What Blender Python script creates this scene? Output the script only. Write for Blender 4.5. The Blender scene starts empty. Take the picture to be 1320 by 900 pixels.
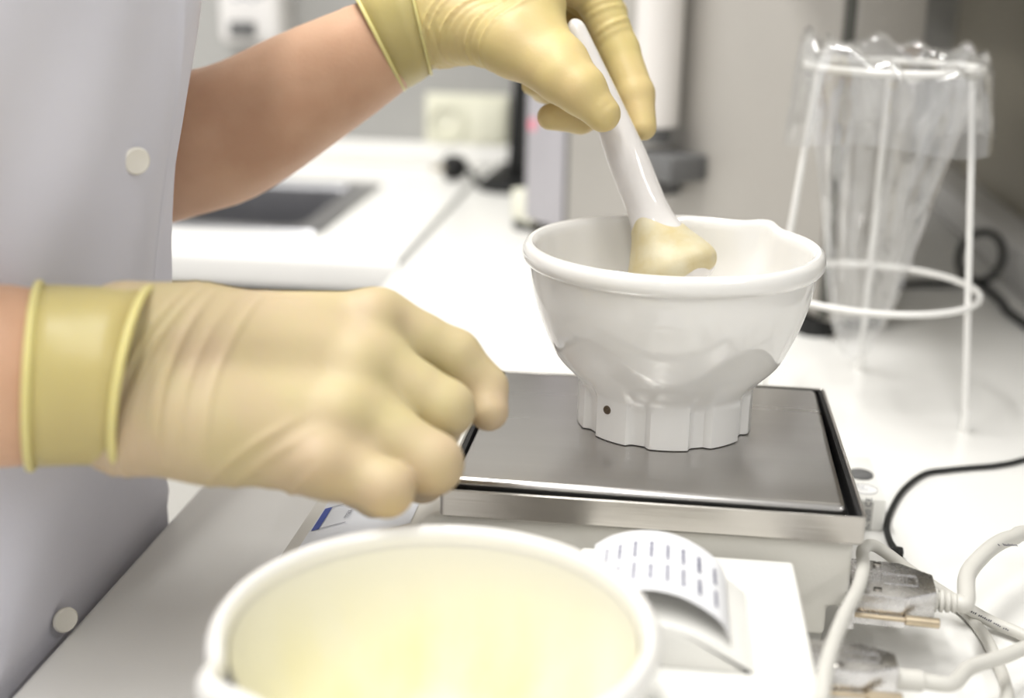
import bpy, bmesh, math, random
import numpy as np
from mathutils import Matrix, Vector

random.seed(7)
SC = bpy.context.scene
COL = SC.collection

# ------------------------------------------------------------------ camera
cam_data = bpy.data.cameras.new('camera')
cam = bpy.data.objects.new('camera', cam_data)
COL.objects.link(cam)
cam_data.sensor_width = 36.0
cam_data.lens = 1666.34 / 1320 * 36.0
cam_data.clip_start = 0.02
cam_data.clip_end = 50
R_ = Vector((0.99214, 0.12379, 0.01841)); U_ = Vector((-0.05394, 0.28949, 0.95566)); F_ = Vector((-0.11297, 0.94914, -0.29389))
cam.matrix_world = Matrix(((R_.x, U_.x, -F_.x, 0.09066), (R_.y, U_.y, -F_.y, -0.50650), (R_.z, U_.z, -F_.z, 0.29174), (0, 0, 0, 1)))
cam_data.dof.use_dof = True
cam_data.dof.focus_distance = 0.603
cam_data.dof.aperture_fstop = 4.1
SC.camera = cam

# ------------------------------------------------------------------ light and exposure
world = bpy.data.worlds.new('room_air')
SC.world = world
world.use_nodes = True
world.node_tree.nodes['Background'].inputs['Color'].default_value = (0.9, 0.95, 1.0, 1)
world.node_tree.nodes['Background'].inputs['Strength'].default_value = 0.3

def area(name, loc, target, sx, sy, watts, color=(1, 1, 1)):
    d = bpy.data.lights.new(name, 'AREA')
    d.shape = 'RECTANGLE'; d.size = sx; d.size_y = sy; d.energy = watts; d.color = color
    o = bpy.data.objects.new(name, d)
    COL.objects.link(o)
    o.location = loc
    o.rotation_euler = (Vector(target) - Vector(loc)).to_track_quat('-Z', 'Y').to_euler()
    return o

for lx, ly, lw in ((-0.42, 0.15, 19), (-0.05, -1.20, 9), (-1.75, 0.15, 13), (-1.75, -1.30, 4), (1.90, -1.40, 10)):
    area('ceiling_light', (lx, ly, 1.74), (lx, ly, 0), 0.16, 1.25, lw, (1.0, 0.99, 0.965))

vs = SC.view_settings
vs.view_transform = 'Standard'
vs.look = 'None'
vs.gamma = 1.0
vs.use_curve_mapping = False
vs.exposure = 0.86

# ------------------------------------------------------------------ helpers
def mat(name, col, rough=0.5, metal=0.0, var=0.0, scale=30.0, bump=0.0, bscale=200.0, stretch=(1, 1, 1), coat=0.0,
        sss=0.0, sssr=(1, .5, .3), ior=1.45, col2=None, rvar=0.0):
    m = bpy.data.materials.new(name)
    m.use_nodes = True
    nt = m.node_tree; N = nt.nodes; Lk = nt.links
    b = N['Principled BSDF']
    b.inputs['Roughness'].default_value = rough
    b.inputs['Metallic'].default_value = metal
    b.inputs['IOR'].default_value = ior
    b.inputs['Coat Weight'].default_value = coat
    b.inputs['Coat Roughness'].default_value = 0.05
    if sss:
        b.inputs['Subsurface Weight'].default_value = sss
        b.inputs['Subsurface Radius'].default_value = sssr
        b.inputs['Subsurface Scale'].default_value = 0.004
    tc = N.new('ShaderNodeTexCoord')
    mp = N.new('ShaderNodeMapping'); mp.inputs['Scale'].default_value = stretch
    Lk.new(tc.outputs['Object'], mp.inputs['Vector'])
    nz = N.new('ShaderNodeTexNoise'); nz.inputs['Scale'].default_value = scale; nz.inputs['Detail'].default_value = 4
    Lk.new(mp.outputs['Vector'], nz.inputs['Vector'])
    mx = N.new('ShaderNodeMix'); mx.data_type = 'RGBA'
    c2 = col2 if col2 else tuple(c * (1 - var) for c in col)
    mx.inputs['A'].default_value = (*col, 1); mx.inputs['B'].default_value = (*c2, 1)
    rp = N.new('ShaderNodeMapRange'); rp.inputs['From Min'].default_value = 0.35; rp.inputs['From Max'].default_value = 0.65
    Lk.new(nz.outputs['Fac'], rp.inputs['Value'])
    Lk.new(rp.outputs['Result'], mx.inputs['Factor'])
    Lk.new(mx.outputs['Result'], b.inputs['Base Color'])
    if rvar:
        rr = N.new('ShaderNodeMapRange')
        rr.inputs['To Min'].default_value = rough - rvar; rr.inputs['To Max'].default_value = rough + rvar
        Lk.new(nz.outputs['Fac'], rr.inputs['Value']); Lk.new(rr.outputs['Result'], b.inputs['Roughness'])
    if bump:
        n2 = N.new('ShaderNodeTexNoise'); n2.inputs['Scale'].default_value = bscale; n2.inputs['Detail'].default_value = 3
        Lk.new(mp.outputs['Vector'], n2.inputs['Vector'])
        bp = N.new('ShaderNodeBump'); bp.inputs['Strength'].default_value = bump; bp.inputs['Distance'].default_value = 0.001
        Lk.new(n2.outputs['Fac'], bp.inputs['Height']); Lk.new(bp.outputs['Normal'], b.inputs['Normal'])
    return m

def film_mat(name):
    m = bpy.data.materials.new(name); m.use_nodes = True
    nt = m.node_tree; N = nt.nodes; Lk = nt.links
    N.remove(N['Principled BSDF'])
    out = N['Material Output']
    tr = N.new('ShaderNodeBsdfTransparent'); tr.inputs['Color'].default_value = (0.97, 0.97, 0.97, 1)
    gl = N.new('ShaderNodeBsdfGlossy'); gl.inputs['Roughness'].default_value = 0.06; gl.inputs['Color'].default_value = (1, 1, 1, 1)
    df = N.new('ShaderNodeBsdfTranslucent'); df.inputs['Color'].default_value = (0.9, 0.9, 0.9, 1)
    d2 = N.new('ShaderNodeBsdfDiffuse'); d2.inputs['Color'].default_value = (0.9, 0.9, 0.9, 1)
    lw = N.new('ShaderNodeLayerWeight'); lw.inputs['Blend'].default_value = 0.35
    mr = N.new('ShaderNodeMapRange'); mr.inputs['To Min'].default_value = 0.10; mr.inputs['To Max'].default_value = 0.6
    tc = N.new('ShaderNodeTexCoord')
    nz = N.new('ShaderNodeTexNoise'); nz.inputs['Scale'].default_value = 28; nz.inputs['Detail'].default_value = 2
    mp = N.new('ShaderNodeMapping'); mp.inputs['Scale'].default_value = (1, 1, 0.4)
    Lk.new(tc.outputs['Object'], mp.inputs['Vector']); Lk.new(mp.outputs['Vector'], nz.inputs['Vector'])
    bp = N.new('ShaderNodeBump'); bp.inputs['Strength'].default_value = 0.9; bp.inputs['Distance'].default_value = 0.01
    Lk.new(nz.outputs['Fac'], bp.inputs['Height'])
    Lk.new(bp.outputs['Normal'], gl.inputs['Normal'])
    Lk.new(lw.outputs['Facing'], mr.inputs['Value'])
    dd = N.new('ShaderNodeMixShader'); dd.inputs['Fac'].default_value = 0.5
    Lk.new(df.outputs[0], dd.inputs[1]); Lk.new(d2.outputs[0], dd.inputs[2])
    m1 = N.new('ShaderNodeMixShader'); m1.inputs['Fac'].default_value = 0.07
    Lk.new(tr.outputs[0], m1.inputs[1]); Lk.new(dd.outputs[0], m1.inputs[2])
    m2 = N.new('ShaderNodeMixShader')
    Lk.new(mr.outputs['Result'], m2.inputs['Fac'])
    Lk.new(m1.outputs[0], m2.inputs[1]); Lk.new(gl.outputs[0], m2.inputs[2])
    Lk.new(m2.outputs[0], out.inputs['Surface'])
    return m

WORLD = {}
def obj(name, vf, m, parent=None, smooth=True, sharp=40, kind=None):
    verts, faces = vf
    v = np.asarray(verts, dtype=float).reshape(-1, 3)
    base = np.array([(v[:, 0].min() + v[:, 0].max()) / 2, (v[:, 1].min() + v[:, 1].max()) / 2, v[:, 2].min()])
    me = bpy.data.meshes.new(name)
    me.from_pydata((v - base).tolist(), [], [tuple(int(i) for i in f) for f in faces])
    me.materials.append(m)
    if smooth:
        me.polygons.foreach_set('use_smooth', [True] * len(me.polygons))
        if sharp < 180:
            me.set_sharp_from_angle(angle=math.radians(sharp))
    me.update()
    o = bpy.data.objects.new(name, me)
    COL.objects.link(o)
    WORLD[o] = Vector(base)
    if parent is not None:
        o.parent = parent
        o.location = Vector(base) - WORLD[parent]
    else:
        o.location = Vector(base)
    if kind: o['kind'] = kind
    return o

def tag(o, label=None, cat=None, group=None, kind=None):
    if label: o['label'] = label
    if cat: o['category'] = cat
    if group: o['group'] = group
    if kind: o['kind'] = kind
    return o

def thing(name, label, cat, loc, group=None):
    o = bpy.data.objects.new(name, None)
    COL.objects.link(o)
    o.empty_display_size = 0.02
    o.location = loc
    WORLD[o] = Vector(loc)
    return tag(o, label, cat, group)

def join(*parts):
    V = []; Fc = []
    for v, f in parts:
        n = len(V)
        V.extend([tuple(p) for p in v]); Fc.extend([tuple(i + n for i in q) for q in f])
    return V, Fc

def bm_out(bm):
    bm.verts.index_update()
    v = [tuple(p.co) for p in bm.verts]; f = [tuple(q.index for q in fc.verts) for fc in bm.faces]
    bm.free()
    return v, f

def xf(vf, M):
    return [tuple(M @ Vector(p)) for p in vf[0]], vf[1]

def box(x0, x1, y0, y1, z0, z1, bev=0.0, seg=2):
    bm = bmesh.new()
    bmesh.ops.create_cube(bm, size=1.0)
    for v in bm.verts:
        v.co = Vector((x0 + (v.co.x + .5) * (x1 - x0), y0 + (v.co.y + .5) * (y1 - y0), z0 + (v.co.z + .5) * (z1 - z0)))
    if bev:
        bmesh.ops.bevel(bm, geom=bm.edges[:], offset=bev, segments=seg, affect='EDGES', profile=0.5)
    return bm_out(bm)

def prism(poly, axis, a0, a1, bev=0.0, seg=2):
    """closed polygon of 2-D points extruded along an axis ('x','y','z')"""
    bm = bmesh.new()
    def mk(p, a):
        return {'x': (a, p[0], p[1]), 'y': (p[0], a, p[1]), 'z': (p[0], p[1], a)}[axis]
    lo = [bm.verts.new(mk(p, a0)) for p in poly]; hi = [bm.verts.new(mk(p, a1)) for p in poly]
    n = len(poly)
    bm.faces.new(lo[::-1]); bm.faces.new(hi)
    for i in range(n):
        bm.faces.new((lo[i], lo[(i + 1) % n], hi[(i + 1) % n], hi[i]))
    bmesh.ops.recalc_face_normals(bm, faces=bm.faces[:])
    if bev:
        bmesh.ops.bevel(bm, geom=bm.edges[:], offset=bev, segments=seg, affect='EDGES', profile=0.5)
    return bm_out(bm)

def axis_matrix(a, b):
    a = Vector(a); d = (Vector(b) - a).normalized()
    q = d.to_track_quat('Z', 'Y')
    return Matrix.Translation(a) @ q.to_matrix().to_4x4()

def lathe(prof, n=48, M=None, close_ends=True):
    """prof: list of (r, z)"""
    V = []; Fc = []
    for r, z in prof:
        for i in range(n):
            a = 2 * math.pi * i / n
            V.append((r * math.cos(a), r * math.sin(a), z))
    for j in range(len(prof) - 1):
        for i in range(n):
            k = (i + 1) % n
            Fc.append((j * n + i, j * n + k, (j + 1) * n + k, (j + 1) * n + i))
    if close_ends:
        Fc.append(tuple(range(n))[::-1]); Fc.append(tuple((len(prof) - 1) * n + i for i in range(n)))
    if M is not None: V = [tuple(M @ Vector(p)) for p in V]
    return V, Fc

def cyl(a, b, r, n=20, bev=0.0, r2=None):
    L = (Vector(b) - Vector(a)).length
    r2 = r if r2 is None else r2
    if bev:
        pr = [(r - bev, 0), (r, bev), (r2, L - bev), (r2 - bev, L)]
    else:
        pr = [(r, 0), (r2, L)]
    return lathe(pr, n, axis_matrix(a, b))

def spline(pts, per=12, closed=False):
    P = [np.array(p, float) for p in pts]
    n = len(P); out = []
    rng = range(n) if closed else range(n - 1)
    for i in rng:
        if closed:
            p0, p1, p2, p3 = P[(i - 1) % n], P[i], P[(i + 1) % n], P[(i + 2) % n]
        else:
            p1, p2 = P[i], P[i + 1]
            p0 = P[i - 1] if i > 0 else 2 * p1 - p2
            p3 = P[i + 2] if i + 2 < n else 2 * p2 - p1
        for t in np.linspace(0, 1, per, endpoint=False):
            out.append(.5 * ((2 * p1) + (-p0 + p2) * t + (2 * p0 - 5 * p1 + 4 * p2 - p3) * t * t + (-p0 + 3 * p1 - 3 * p2 + p3) * t ** 3))
    if not closed: out.append(P[-1])
    return np.array(out)

def tube(pts, r, n=12, per=10, closed=False, raw=False):
    path = np.array(pts, float) if raw else spline(pts, per, closed)
    m = len(path)
    tan = np.gradient(path, axis=0) if not closed else (np.roll(path, -1, 0) - np.roll(path, 1, 0))
    tan /= np.linalg.norm(tan, axis=1)[:, None] + 1e-12
    up = np.array([0, 0, 1.0]) if abs(tan[0][2]) < .9 else np.array([1.0, 0, 0])
    nrm = np.cross(tan[0], up); nrm /= np.linalg.norm(nrm)
    rr = np.full(m, r) if np.isscalar(r) else np.interp(np.linspace(0, 1, m), np.linspace(0, 1, len(r)), r)
    V = []; Fc = []
    for i in range(m):
        nrm = nrm - tan[i] * (nrm @ tan[i]); nrm /= np.linalg.norm(nrm)
        bn = np.cross(tan[i], nrm)
        for k in range(n):
            a = 2 * math.pi * k / n
            V.append(path[i] + rr[i] * (math.cos(a) * nrm + math.sin(a) * bn))
    last = m if closed else m - 1
    for i in range(last):
        j = (i + 1) % m
        for k in range(n):
            l = (k + 1) % n
            Fc.append((i * n + k, i * n + l, j * n + l, j * n + k))
    if not closed:
        Fc.append(tuple(range(n))[::-1]); Fc.append(tuple((m - 1) * n + k for k in range(n)))
    return [tuple(p) for p in V], Fc

def ring(c, R, r, n=64, m=10, M=None):
    pts = [(c[0] + R * math.cos(2 * math.pi * i / n), c[1] + R * math.sin(2 * math.pi * i / n), c[2]) for i in range(n)]
    return tube(pts, r, m, closed=True, raw=True)

def text_mesh(s, size, origin, ux, uy, depth=0.00008):
    """flat lettering laid on a surface: origin = lower left corner, ux along the line, uy up the letters"""
    cu = bpy.data.curves.new('lettering', 'FONT'); cu.body = s; cu.size = size; cu.resolution_u = 2
    o = bpy.data.objects.new('lettering', cu); COL.objects.link(o)
    dg = bpy.context.evaluated_depsgraph_get()
    me = bpy.data.meshes.new_from_object(o.evaluated_get(dg))
    ux = Vector(ux).normalized(); uy = Vector(uy).normalized(); nz = ux.cross(uy)
    V = [tuple(Vector(origin) + ux * v.co.x + uy * v.co.y + nz * depth) for v in me.vertices]
    Fc = [tuple(p.vertices) for p in me.polygons]
    bpy.data.objects.remove(o); bpy.data.curves.remove(cu); bpy.data.meshes.remove(me)
    return V, Fc

def patch(fn, nu, nv):
    V = [tuple(fn(i / (nu - 1), j / (nv - 1))) for i in range(nu) for j in range(nv)]
    Fc = [(i * nv + j, (i + 1) * nv + j, (i + 1) * nv + j + 1, i * nv + j + 1) for i in range(nu - 1) for j in range(nv - 1)]
    return V, Fc

# ---- smooth solids: a distance field of tapered limbs, meshed with surface nets
def smin(a, b, k):
    h = np.clip(.5 + .5 * (b - a) / k, 0, 1)
    return b + (a - b) * h - k * h * (1 - h)

class Field:
    def __init__(s, lo, hi, h):
        s.lo = np.array(lo, float); s.h = h
        s.n = np.ceil((np.array(hi) - s.lo) / h).astype(int) + 1
        s.F = np.full(s.n, 1.0, np.float32)
        s.ax = [(s.lo[i] + h * np.arange(s.n[i])).astype(np.float32) for i in range(3)]
    def sub(s, lo, hi):
        i0 = np.clip(np.floor((np.array(lo) - s.lo) / s.h).astype(int), 0, s.n - 1)
        i1 = np.clip(np.ceil((np.array(hi) - s.lo) / s.h).astype(int) + 1, 1, s.n)
        sl = tuple(slice(a, b) for a, b in zip(i0, i1))
        return sl, np.meshgrid(*[s.ax[i][sl[i]] for i in range(3)], indexing='ij', sparse=True)
    def cone(s, a, b, ra, rb, k):
        a = np.array(a, float); b = np.array(b, float)
        p = max(ra, rb) + k + 3 * s.h
        sl, (X, Y, Z) = s.sub(np.minimum(a, b) - p, np.maximum(a, b) + p)
        ba = b - a; L = float(ba @ ba) + 1e-12
        t = np.clip(((X - a[0]) * ba[0] + (Y - a[1]) * ba[1] + (Z - a[2]) * ba[2]) / L, 0, 1)
        d = np.sqrt((X - a[0] - t * ba[0]) ** 2 + (Y - a[1] - t * ba[1]) ** 2 + (Z - a[2] - t * ba[2]) ** 2) - (ra + (rb - ra) * t)
        s.F[sl] = smin(s.F[sl], d.astype(np.float32), k)
    def chain(s, pts, rad, k):
        for i in range(len(pts) - 1): s.cone(pts[i], pts[i + 1], rad[i], rad[i + 1], k)
    def finger(s, pts, rad, kj, ku):
        g = Field.__new__(Field); g.lo = s.lo; g.h = s.h; g.n = s.n; g.ax = s.ax; g.F = np.full(s.n, 1.0, np.float32)
        g.chain(pts, rad, kj)
        s.F = smin(s.F, g.F, ku)
    def ridges(s, origin, axis, across, ts, amp, wid, bend, reach, lean=0.0):
        """thin raised folds square to an axis, bowed by `bend`, fading outside `reach` of the origin line"""
        o = np.array(origin, float); ax = np.array(axis, float); ax /= np.linalg.norm(ax)
        cr = np.array(across, float); cr -= ax * (cr @ ax); cr /= np.linalg.norm(cr)
        lo = o + ax * min(ts) - .07; hi = o + ax * max(ts) + .07
        sl, (X, Y, Z) = s.sub(np.minimum(lo, hi), np.maximum(lo, hi))
        c = (X - o[0]) * ax[0] + (Y - o[1]) * ax[1] + (Z - o[2]) * ax[2]
        q = (X - o[0]) * cr[0] + (Y - o[1]) * cr[1] + (Z - o[2]) * cr[2]
        tot = 0
        for i, t in enumerate(ts):
            off = .6 * math.sin(7.3 * i + 1)
            sh = reach * .25 * math.sin(3.1 * i)
            u = c - t - bend * (q - sh) ** 2 - (.12 * off + lean) * q
            tot = tot + (.6 + .4 * math.sin(2.3 * i + .5)) * np.exp(-(u / wid) ** 2) * np.exp(-((q - sh) / (reach * (1 + .3 * off))) ** 4)
        near = np.exp(-(s.F[sl] / .008) ** 2)
        s.F[sl] -= (amp * tot * near).astype(np.float32)
    def mesh(s, smooth=1):
        F = s.F; S = F < 0
        nx, ny, nz = F.shape
        c = np.zeros((nx - 1, ny - 1, nz - 1), np.uint8)
        for dx in (0, 1):
            for dy in (0, 1):
                for dz in (0, 1):
                    c += S[dx:nx - 1 + dx, dy:ny - 1 + dy, dz:nz - 1 + dz]
        act = np.argwhere((c > 0) & (c < 8))
        idx = np.full(c.shape, -1, np.int64); idx[tuple(act.T)] = np.arange(len(act))
        acc = np.zeros((len(act), 3)); cnt = np.zeros(len(act))
        cor = [(dx, dy, dz) for dx in (0, 1) for dy in (0, 1) for dz in (0, 1)]
        val = {k: F[act[:, 0] + k[0], act[:, 1] + k[1], act[:, 2] + k[2]].astype(float) for k in cor}
        for a in cor:
            for d in range(3):
                if a[d] == 0:
                    b = list(a); b[d] = 1; b = tuple(b)
                    va, vb = val[a], val[b]; cr = (va < 0) != (vb < 0)
                    t = np.where(cr, va / np.where(cr, va - vb, 1), 0)
                    p = np.array(a, float)[None] + t[:, None] * (np.array(b, float) - np.array(a, float))[None]
                    acc += np.where(cr[:, None], p, 0); cnt += cr
        V = s.lo + s.h * (act + acc / cnt[:, None])
        Q = []
        for d in range(3):
            e1, e2 = [(1, 2), (2, 0), (0, 1)][d]
            A = np.take(S, range(0, S.shape[d] - 1), d); B = np.take(S, range(1, S.shape[d]), d)
            ed = np.argwhere(A != B)
            ed = ed[(ed[:, e1] > 0) & (ed[:, e2] > 0) & (ed[:, e1] < S.shape[e1] - 1) & (ed[:, e2] < S.shape[e2] - 1)]
            ins = A[tuple(ed.T)]
            def cell(o1, o2):
                q = ed.copy(); q[:, e1] -= o1; q[:, e2] -= o2
                return idx[tuple(q.T)]
            q = np.stack([cell(1, 1), cell(0, 1), cell(0, 0), cell(1, 0)], 1)
            q[~ins] = q[~ins][:, ::-1]
            Q.append(q)
        Q = np.concatenate(Q)
        for _ in range(smooth):
            sm = np.zeros_like(V); n = np.zeros(len(V))
            for a, b in ((0, 1), (1, 2), (2, 3), (3, 0)):
                np.add.at(sm, Q[:, a], V[Q[:, b]]); np.add.at(n, Q[:, a], 1)
                np.add.at(sm, Q[:, b], V[Q[:, a]]); np.add.at(n, Q[:, b], 1)
            V = V * .5 + .5 * sm / n[:, None]
        return V, Q

# ------------------------------------------------------------------ materials
M_lam = mat('white_laminate', (0.83, 0.82, 0.79), 0.32, var=0.03, scale=8, bump=0.05, bscale=500)
M_lam2 = mat('white_laminate_back', (0.84, 0.83, 0.80), 0.35, var=0.03, scale=8, bump=0.05, bscale=400)
M_wall = mat('pale_wall_paint', (0.37, 0.365, 0.35), 0.6, var=0.03, scale=6, bump=0.1, bscale=150)
M_wallr = mat('taupe_wall_paint', (0.36, 0.33, 0.265), 0.30, var=0.08, scale=5, bump=0.1, bscale=150)
M_wallw = mat('white_wall_paint', (0.85, 0.85, 0.86), 0.7, var=0.03, scale=4)
M_ceil = mat('ceiling_white', (0.82, 0.82, 0.80), 0.8, var=0.02, scale=4)
M_floor = mat('vinyl_floor', (0.60, 0.60, 0.60), 0.4, var=0.15, scale=40)
M_cab = mat('cabinet_cream', (0.75, 0.73, 0.68), 0.4, var=0.02, scale=6)
M_trimdark = mat('grey_joint_strip', (0.30, 0.30, 0.28), 0.35, var=0.1, scale=60)
M_trunk = mat('trunking_white', (0.72, 0.71, 0.70), 0.4, var=0.03, scale=10)
M_steel = mat('brushed_steel_pan', (0.54, 0.525, 0.51), 0.28, 1.0, var=0.06, scale=25, bump=0.015, bscale=350, stretch=(0.06, 2.0, 1), rvar=0.03)
M_steelf = mat('brushed_steel_frame', (0.56, 0.535, 0.50), 0.30, 1.0, var=0.10, scale=30, bump=0.15, bscale=400, stretch=(0.05, 1, 3.0), rvar=0.05)
M_sink = mat('sink_steel', (0.42, 0.42, 0.44), 0.28, 1.0, var=0.08, scale=30, bump=0.05, bscale=300)
M_black = mat('black_rubber', (0.008, 0.008, 0.008), 0.6, var=0.2, scale=80)
M_blackc = mat('black_cable', (0.008, 0.009, 0.009), 0.5, var=0.2, scale=80)
M_scale = mat('cream_housing', (0.74, 0.72, 0.66), 0.42, var=0.03, scale=15, bump=0.08, bscale=900)
M_scaled = mat('grey_base_plastic', (0.42, 0.41, 0.35), 0.5, var=0.05, scale=15)
M_white_p = mat('white_plastic', (0.82, 0.81, 0.77), 0.38, var=0.02, scale=15, bump=0.05, bscale=800)
M_mortar = mat('white_melamine', (0.80, 0.785, 0.755), 0.10, var=0.02, scale=20, coat=0.4, sss=0.15, sssr=(1, .95, .85))
M_pestle = mat('glazed_pestle', (0.72, 0.69, 0.665), 0.10, var=0.06, scale=70, coat=0.4, sss=0.15, sssr=(1, .95, .85))
M_oint = mat('pale_yellow_ointment', (0.545, 0.455, 0.25), 0.62, var=0.0, col2=(0.60, 0.545, 0.385), scale=70, bump=0.25, bscale=160, sss=0.2, sssr=(1, .8, .4))
M_resid = mat('ointment_film', (0.81, 0.785, 0.62), 0.35, col2=(0.81, 0.755, 0.40), scale=16, stretch=(1.6, 1.6, 0.5), bump=0.15, bscale=60)
def thin_near_rim(m, z0, z1, col):
    # the smear gets thinner towards the rim: mix to the bare bowl colour with height inside the bowl
    nt = m.node_tree; N = nt.nodes; Lk = nt.links; b = N['Principled BSDF']
    src = b.inputs['Base Color'].links[0].from_socket
    tc = N.new('ShaderNodeTexCoord'); sp = N.new('ShaderNodeSeparateXYZ'); Lk.new(tc.outputs['Object'], sp.inputs[0])
    mr = N.new('ShaderNodeMapRange'); mr.inputs['From Min'].default_value = z0; mr.inputs['From Max'].default_value = z1
    Lk.new(sp.outputs['Z'], mr.inputs['Value'])
    mx = N.new('ShaderNodeMix'); mx.data_type = 'RGBA'; mx.inputs['B'].default_value = (*col, 1)
    Lk.new(mr.outputs['Result'], mx.inputs['Factor']); Lk.new(src, mx.inputs['A']); Lk.new(mx.outputs['Result'], b.inputs['Base Color'])
thin_near_rim(M_resid, .022, .068, (0.80, 0.785, 0.735))
M_coatf = mat('lab_coat_cotton', (0.715, 0.71, 0.785), 0.85, var=0.04, scale=12, bump=0.25, bscale=1500)
M_coatu = mat('lab_coat_underlap', (0.76, 0.77, 0.84), 0.85, var=0.04, scale=12, bump=0.25, bscale=1500)
M_button = mat('cream_button', (0.78, 0.75, 0.68), 0.28, var=0.04, scale=40)
M_skin = mat('skin', (0.64, 0.40, 0.26), 0.5, col2=(0.55, 0.32, 0.20), scale=22, bump=0.12, bscale=450, sss=0.12, sssr=(1, .45, .25))
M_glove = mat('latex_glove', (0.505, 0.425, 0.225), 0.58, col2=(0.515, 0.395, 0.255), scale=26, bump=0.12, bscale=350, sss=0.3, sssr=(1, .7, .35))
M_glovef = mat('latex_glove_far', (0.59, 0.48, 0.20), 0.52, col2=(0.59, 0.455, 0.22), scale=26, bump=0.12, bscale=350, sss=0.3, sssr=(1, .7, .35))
M_cuff = mat('latex_cuff', (0.52, 0.435, 0.175), 0.40, col2=(0.49, 0.40, 0.165), scale=18, bump=0.12, bscale=250, sss=0.3, sssr=(1, .8, .35))
M_bead = mat('latex_bead', (0.70, 0.62, 0.26), 0.38, var=0.05, scale=30, sss=0.3, sssr=(1, .8, .35))
M_hair = mat('brown_hair', (0.12, 0.07, 0.04), 0.5, var=0.3, scale=60)
M_trouser = mat('white_trousers', (0.7, 0.7, 0.7), 0.85, var=0.05, scale=20)
M_wire = mat('white_coated_wire', (0.82, 0.81, 0.78), 0.35, var=0.03, scale=40)
M_film = film_mat('clear_plastic_film')
M_mach = mat('machine_grey_paint', (0.375, 0.355, 0.325), 0.40, var=0.04, scale=6)
M_machl = mat('machine_pale_panel', (0.41, 0.395, 0.42), 0.40, var=0.03, scale=6)
M_machc = mat('machine_cream_block', (0.74, 0.73, 0.62), 0.45, var=0.03, scale=8)
M_tubew = mat('pale_column', (0.72, 0.69, 0.66), 0.4, var=0.03, scale=10)
M_dgrey = mat('dark_grey_plastic', (0.13, 0.13, 0.13), 0.45, var=0.1, scale=40)
M_gap = mat('dark_joint', (0.07, 0.07, 0.06), 0.6, var=0.1, scale=40)
M_pink = mat('pink_sticker', (0.85, 0.25, 0.33), 0.5, var=0.05, scale=60)
M_die = mat('die_cast_shell', (0.68, 0.67, 0.67), 0.27, 1.0, var=0.05, scale=300, bump=0.12, bscale=900, rvar=0.04)
M_brass = mat('nickel_brass_screw', (0.62, 0.52, 0.38), 0.35, 1.0, var=0.15, scale=120)
M_cable = mat('pale_grey_cable', (0.60, 0.585, 0.54), 0.45, var=0.04, scale=40)
M_ink = mat('dark_ink', (0.05, 0.05, 0.07), 0.6, var=0.2, scale=80)
M_inkb = mat('blue_print', (0.02, 0.06, 0.36), 0.5, var=0.1, scale=80)
M_inkg = mat('grey_print', (0.30, 0.31, 0.36), 0.6, var=0.15, scale=120)
M_inkl = mat('violet_grey_print', (0.15, 0.15, 0.23), 0.6, var=0.2, scale=200)
M_paper = mat('thermal_paper', (0.86, 0.86, 0.88), 0.55, var=0.01, scale=20)
M_overlay = mat('keypad_film', (0.74, 0.76, 0.80), 0.35, var=0.02, scale=20)
M_label = mat('grey_label', (0.50, 0.49, 0.46), 0.5, var=0.04, scale=30)
M_labelw = mat('white_label', (0.85, 0.84, 0.83), 0.5, var=0.02, scale=30)
M_sock = mat('cream_socket', (0.72, 0.71, 0.58), 0.4, var=0.02, scale=20)
M_sockd = mat('socket_well', (0.30, 0.29, 0.23), 0.5, var=0.1, scale=60)
M_soap = mat('dispenser_white', (0.78, 0.76, 0.74), 0.35, var=0.02, scale=10)

# ------------------------------------------------------------------ the room
WX, WY = 0.455, 1.30           # right wall plane, back wall plane
FL, CE = -0.90, 1.80
def struct(name, vf, m): return obj(name, vf, m, smooth=False, kind='structure')
struct('floor', box(-2.7, 3.1, -2.6, WY + .1, FL - .1, FL), M_floor)
struct('ceiling', box(-2.7, 3.1, -2.6, WY + .1, CE, CE + .1), M_ceil)
struct('wall_back', box(-2.7, 3.1, WY, WY + .1, FL, CE), M_wall)
struct('wall_right', box(WX, WX + .1, .36, WY, FL, CE), M_wallr)       # short return wall beside the worktop
struct('wall_side', box(3.0, 3.1, -2.5, WY, FL, CE), M_wallw)
struct('wall_left', box(-2.7, -2.6, -2.5, WY, FL, CE), M_wallw)
struct('wall_front', box(-2.7, 3.1, -2.6, -2.5, FL, CE), M_wallw)
tr = obj('trim_1', box(-2.6, WX, WY - .012, WY, 0.0005, 0.032, 0.003), M_lam2, kind='structure')       # upstand on the back wall
tr2 = obj('trim_2', box(0.412, WX, 0.37, WY - .013, 0.0005, 0.040, 0.004), M_trunk, kind='structure')     # cable trunking along the right wall

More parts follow.
